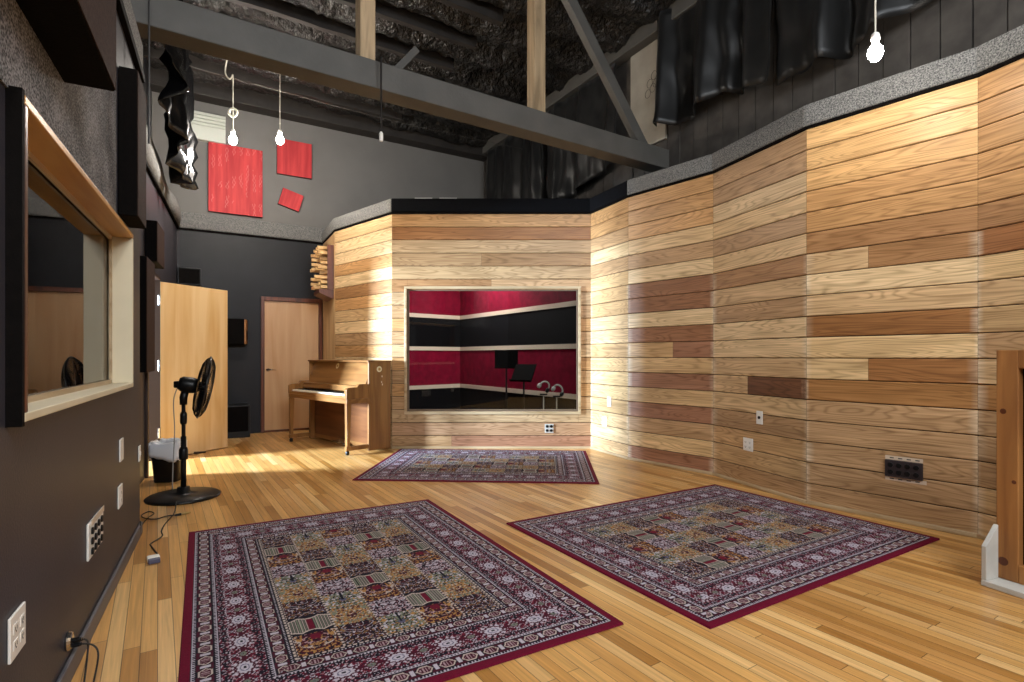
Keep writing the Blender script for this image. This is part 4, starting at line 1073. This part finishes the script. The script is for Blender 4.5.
# ------------------------------------------------------------------ cables on the floor
def fpt(x, y, z=.006): return (x, y, z)
cb = empty('power_cord', (-2.2, 3.45, 0), 0, 'brown power cord with white and grey plug lying between fan and rug', 'cord')
def rel(pts): return [(x+2.2, y-3.45, z) for x, y, z in pts]
pts = [(-2.60, 4.22, .03), (-2.564, 4.154, .005), (-2.468, 3.971, .005), (-2.387, 3.75, .005), (-2.314, 3.598, .005), (-2.243, 3.493, .005), (-2.225, 3.36, .005), (-2.19, 3.31, .005), (-2.06, 3.166, .008), (-2.04, 3.12, .012)]
MB().tube(smooth_path(rel(pts)), .0042, 6).build('cord', M['black_rubber'], cb, smooth=True)
e_ = Matrix.Translation((-2.03+2.2, 3.085-3.45, 0)) @ Matrix.Rotation(-.9, 4, 'Z')
MB().box(-.03, .025, -.03, .03, .001, .028, e_).build('plug', M['white_plastic'], cb, bevel=.005)
MB().box(.026, .06, -.028, .028, .001, .026, e_).build('plug_cap', mat('grey blue plug', '#4b4c63', .5), cb, bevel=.004)
cc = empty('jack_cable', (-2.4, 3.9, 0), 0, 'black looped cable with metal jack plug lying at the foot of the left wall', 'cable')
pts = [(-2.385, 3.50, .10), (-2.384, 3.493, .02), (-2.42, 3.56, .005), (-2.506, 3.676, .005), (-2.594, 3.879, .005), (-2.628, 4.001, .005), (-2.697, 4.045, .005), (-2.689, 3.956, .005), (-2.596, 3.855, .013), (-2.517, 3.85, .008), (-2.478, 3.902, .013), (-2.44, 3.935, .011), (-2.43, 3.945, .009)]
MB().tube(smooth_path([(x+2.4, y-3.9, z) for x, y, z in pts]), .0042, 6).build('cord', M['black_rubber'], cc, smooth=True)
MB().tube([(-.035, .04, .009), (-.015, .06, .009), (-.008, .067, .009)], [.007, .009, .009], 8).build('plug_sleeve', M['black_plastic'], cc)
MB().tube([(-.007, .068, .009), (.02, .095, .009), (.035, .11, .009)], [.008, .008, .004], 8).build('plug_tip', mat('brass tip', '#cbb37a', .3, metal=.8), cc)
ds = MB().prism([(0, 0), (.13, 0), (.13, .012), (0, .03)], 0, .05, 'y').build('door_stop', M['black_rubber'], bevel=.004)
place(ds, (-3.72, 6.42, 0), ang(dd)); tag(ds, 'black rubber wedge on the floor under the open door', 'door stop')

# ------------------------------------------------------------------ gobo (freestanding baffle)
gd = Vector((.37, -.93)).normalized()
gb = empty('sound_baffle', (2.478, 2.79, 0), ang(gd), 'freestanding wood framed sound baffle with black infill before the plank wall', 'sound baffle')
gs = -1 if Vector((gd.y, -gd.x)).dot(-Vector((2.478, 2.79))) > 0 else 1      # room side sign of local y
def gy(a, b_): return (min(gs*a, gs*b_), max(gs*a, gs*b_))
GL, GH = 1.25, 1.19
for x in (0, GL-.092): MB().box(x, x+.092, *gy(0, -.045), .03, GH).build('frame_post', M['gobo_wood'], gb, bevel=.004)
MB().box(.092, GL-.092, *gy(0, -.045), GH-.092, GH).build('frame_rail', M['gobo_wood'], gb, bevel=.004)
MB().box(.092, GL-.092, *gy(0, -.045), .03, .12).build('frame_rail', M['gobo_wood'], gb, bevel=.004)
MB().box(.0, GL, *gy(-.046, -.10), .03, GH).build('backing', M['black_fabric'], gb)
MB().box(-.01, GL+.01, *gy(.11, -.12), .001, .029).build('base_board', M['white_mdf'], gb, bevel=.003)
for x in (-.01, GL-.015):
    MB().prism([(gs*.003, .03), (gs*.105, .03), (gs*.105, .20), (gs*.003, .30)], x, x+.022, 'x').build('foot_gusset', M['white_mdf'], gb, bevel=.002)
for (x, z, r_) in ((.03, .88, .014), (.075, .53, .01), (.03, .12, .022)):
    MB().lathe([(r_, 0), (r_*.6, .0006)], 12, Matrix.Translation((x, gs*.0005, z)) @ Matrix.Rotation(PI/2 if gs < 0 else -PI/2, 4, 'X')).build('knot', M['dark_trim'], gb)

# ------------------------------------------------------------------ things in the booth
def music_stand(x, y, h, rz, tilt, lab):
    o = empty('music_stand', (x, y, .02), rz, lab, 'music stand', 'black music stands in the booth')
    for k in range(3):
        a = 2*PI*k/3+.5; MB().tube([(0, 0, .22), (.10*math.cos(a), .10*math.sin(a), .1), (.19*math.cos(a), .19*math.sin(a), .008)], .008, 6).build('leg', M['black_metal'], o)
    MB().lathe([(.012, .1), (.012, h)], 10).build('pole', M['black_metal'], o)
    Mx = Matrix.Translation((0, -.02, h+.03)) @ Matrix.Rotation(tilt, 4, 'X')
    MB().box(-.165, .165, -.006, .006, -.11, .16, Mx).box(-.165, .165, -.05, -.006, -.11, -.10, Mx).build('desk', M['black_fabric'], o)
    return o
music_stand(-.08, 7.72, 1.04, .0, -.25, 'black music stand with upright desk behind the booth glass')
music_stand(.16, 7.38, .86, -.6, -.55, 'lower tilted black music stand right of the upright one in the booth')
sm = mat('silver grey headband', '#b8b4ad', .4)
def headphones(x, y, z, rz, lab):
    st = empty('headphones', (x, y, z), rz, lab, 'headphones', 'headphones on stands in the booth'); st.rotation_euler = (.3, .5, rz); st.scale = (.8, .8, .8)
    MB().tube([(.085*math.cos(a), 0, .095*math.sin(a)) for a in [PI*i/16 for i in range(17)]], .013, 8).build('headband', sm, st, smooth=True)
    for s_ in (-1, 1):
        MB().lathe([(.0, -.022), (.038, -.02), (.045, 0), (.04, .02), (0, .022)], 16, Matrix.Translation((s_*.085, 0, -.02)) @ Matrix.Rotation(PI/2, 4, 'Y'), cap=False).build('ear_cup', sm if s_ < 0 else M['black_plastic'], st, smooth=True)
def hstand(x, y, h, lab):
    o = empty('headphone_stand', (x, y, .02), 0, lab, 'stand', 'thin stands in the booth')
    MB().lathe([(.075, 0), (.075, .012), (.02, .02)], 20).build('base', M['black_metal'], o)
    MB().lathe([(.008, .015), (.008, h)], 10).build('pole', sm, o)
    MB().box(-.05, .05, -.02, .02, h, h+.02).build('hook_bar', M['black_plastic'], o)
hstand(.42, 7.25, .62, 'thin metal stand holding the left pair of headphones in the booth')
hstand(.585, 7.14, .60, 'thin metal stand holding the right pair of headphones in the booth')
headphones(.42, 7.15, .755, .4, 'silver banded headphones on the left thin stand in the booth')
headphones(.595, 7.05, .715, -.5, 'silver banded headphones on the right thin stand in the booth')

for k, (x0_, x1_, side) in enumerate(((-1.22, -1.0, 'left'), (-.91, -.69, 'right'))):
    o = MB().box(0, x1_-x0_, 0, .1, 0, .012).build('foam_strip', M['white_plastic'], bevel=.002)
    place(o, (x0_, 6.83, CAP+.001), 0); tag(o, 'white strip lying on the dark wall cap above the booth window, %s one of two' % side, 'strip', 'white strips on the wall cap')
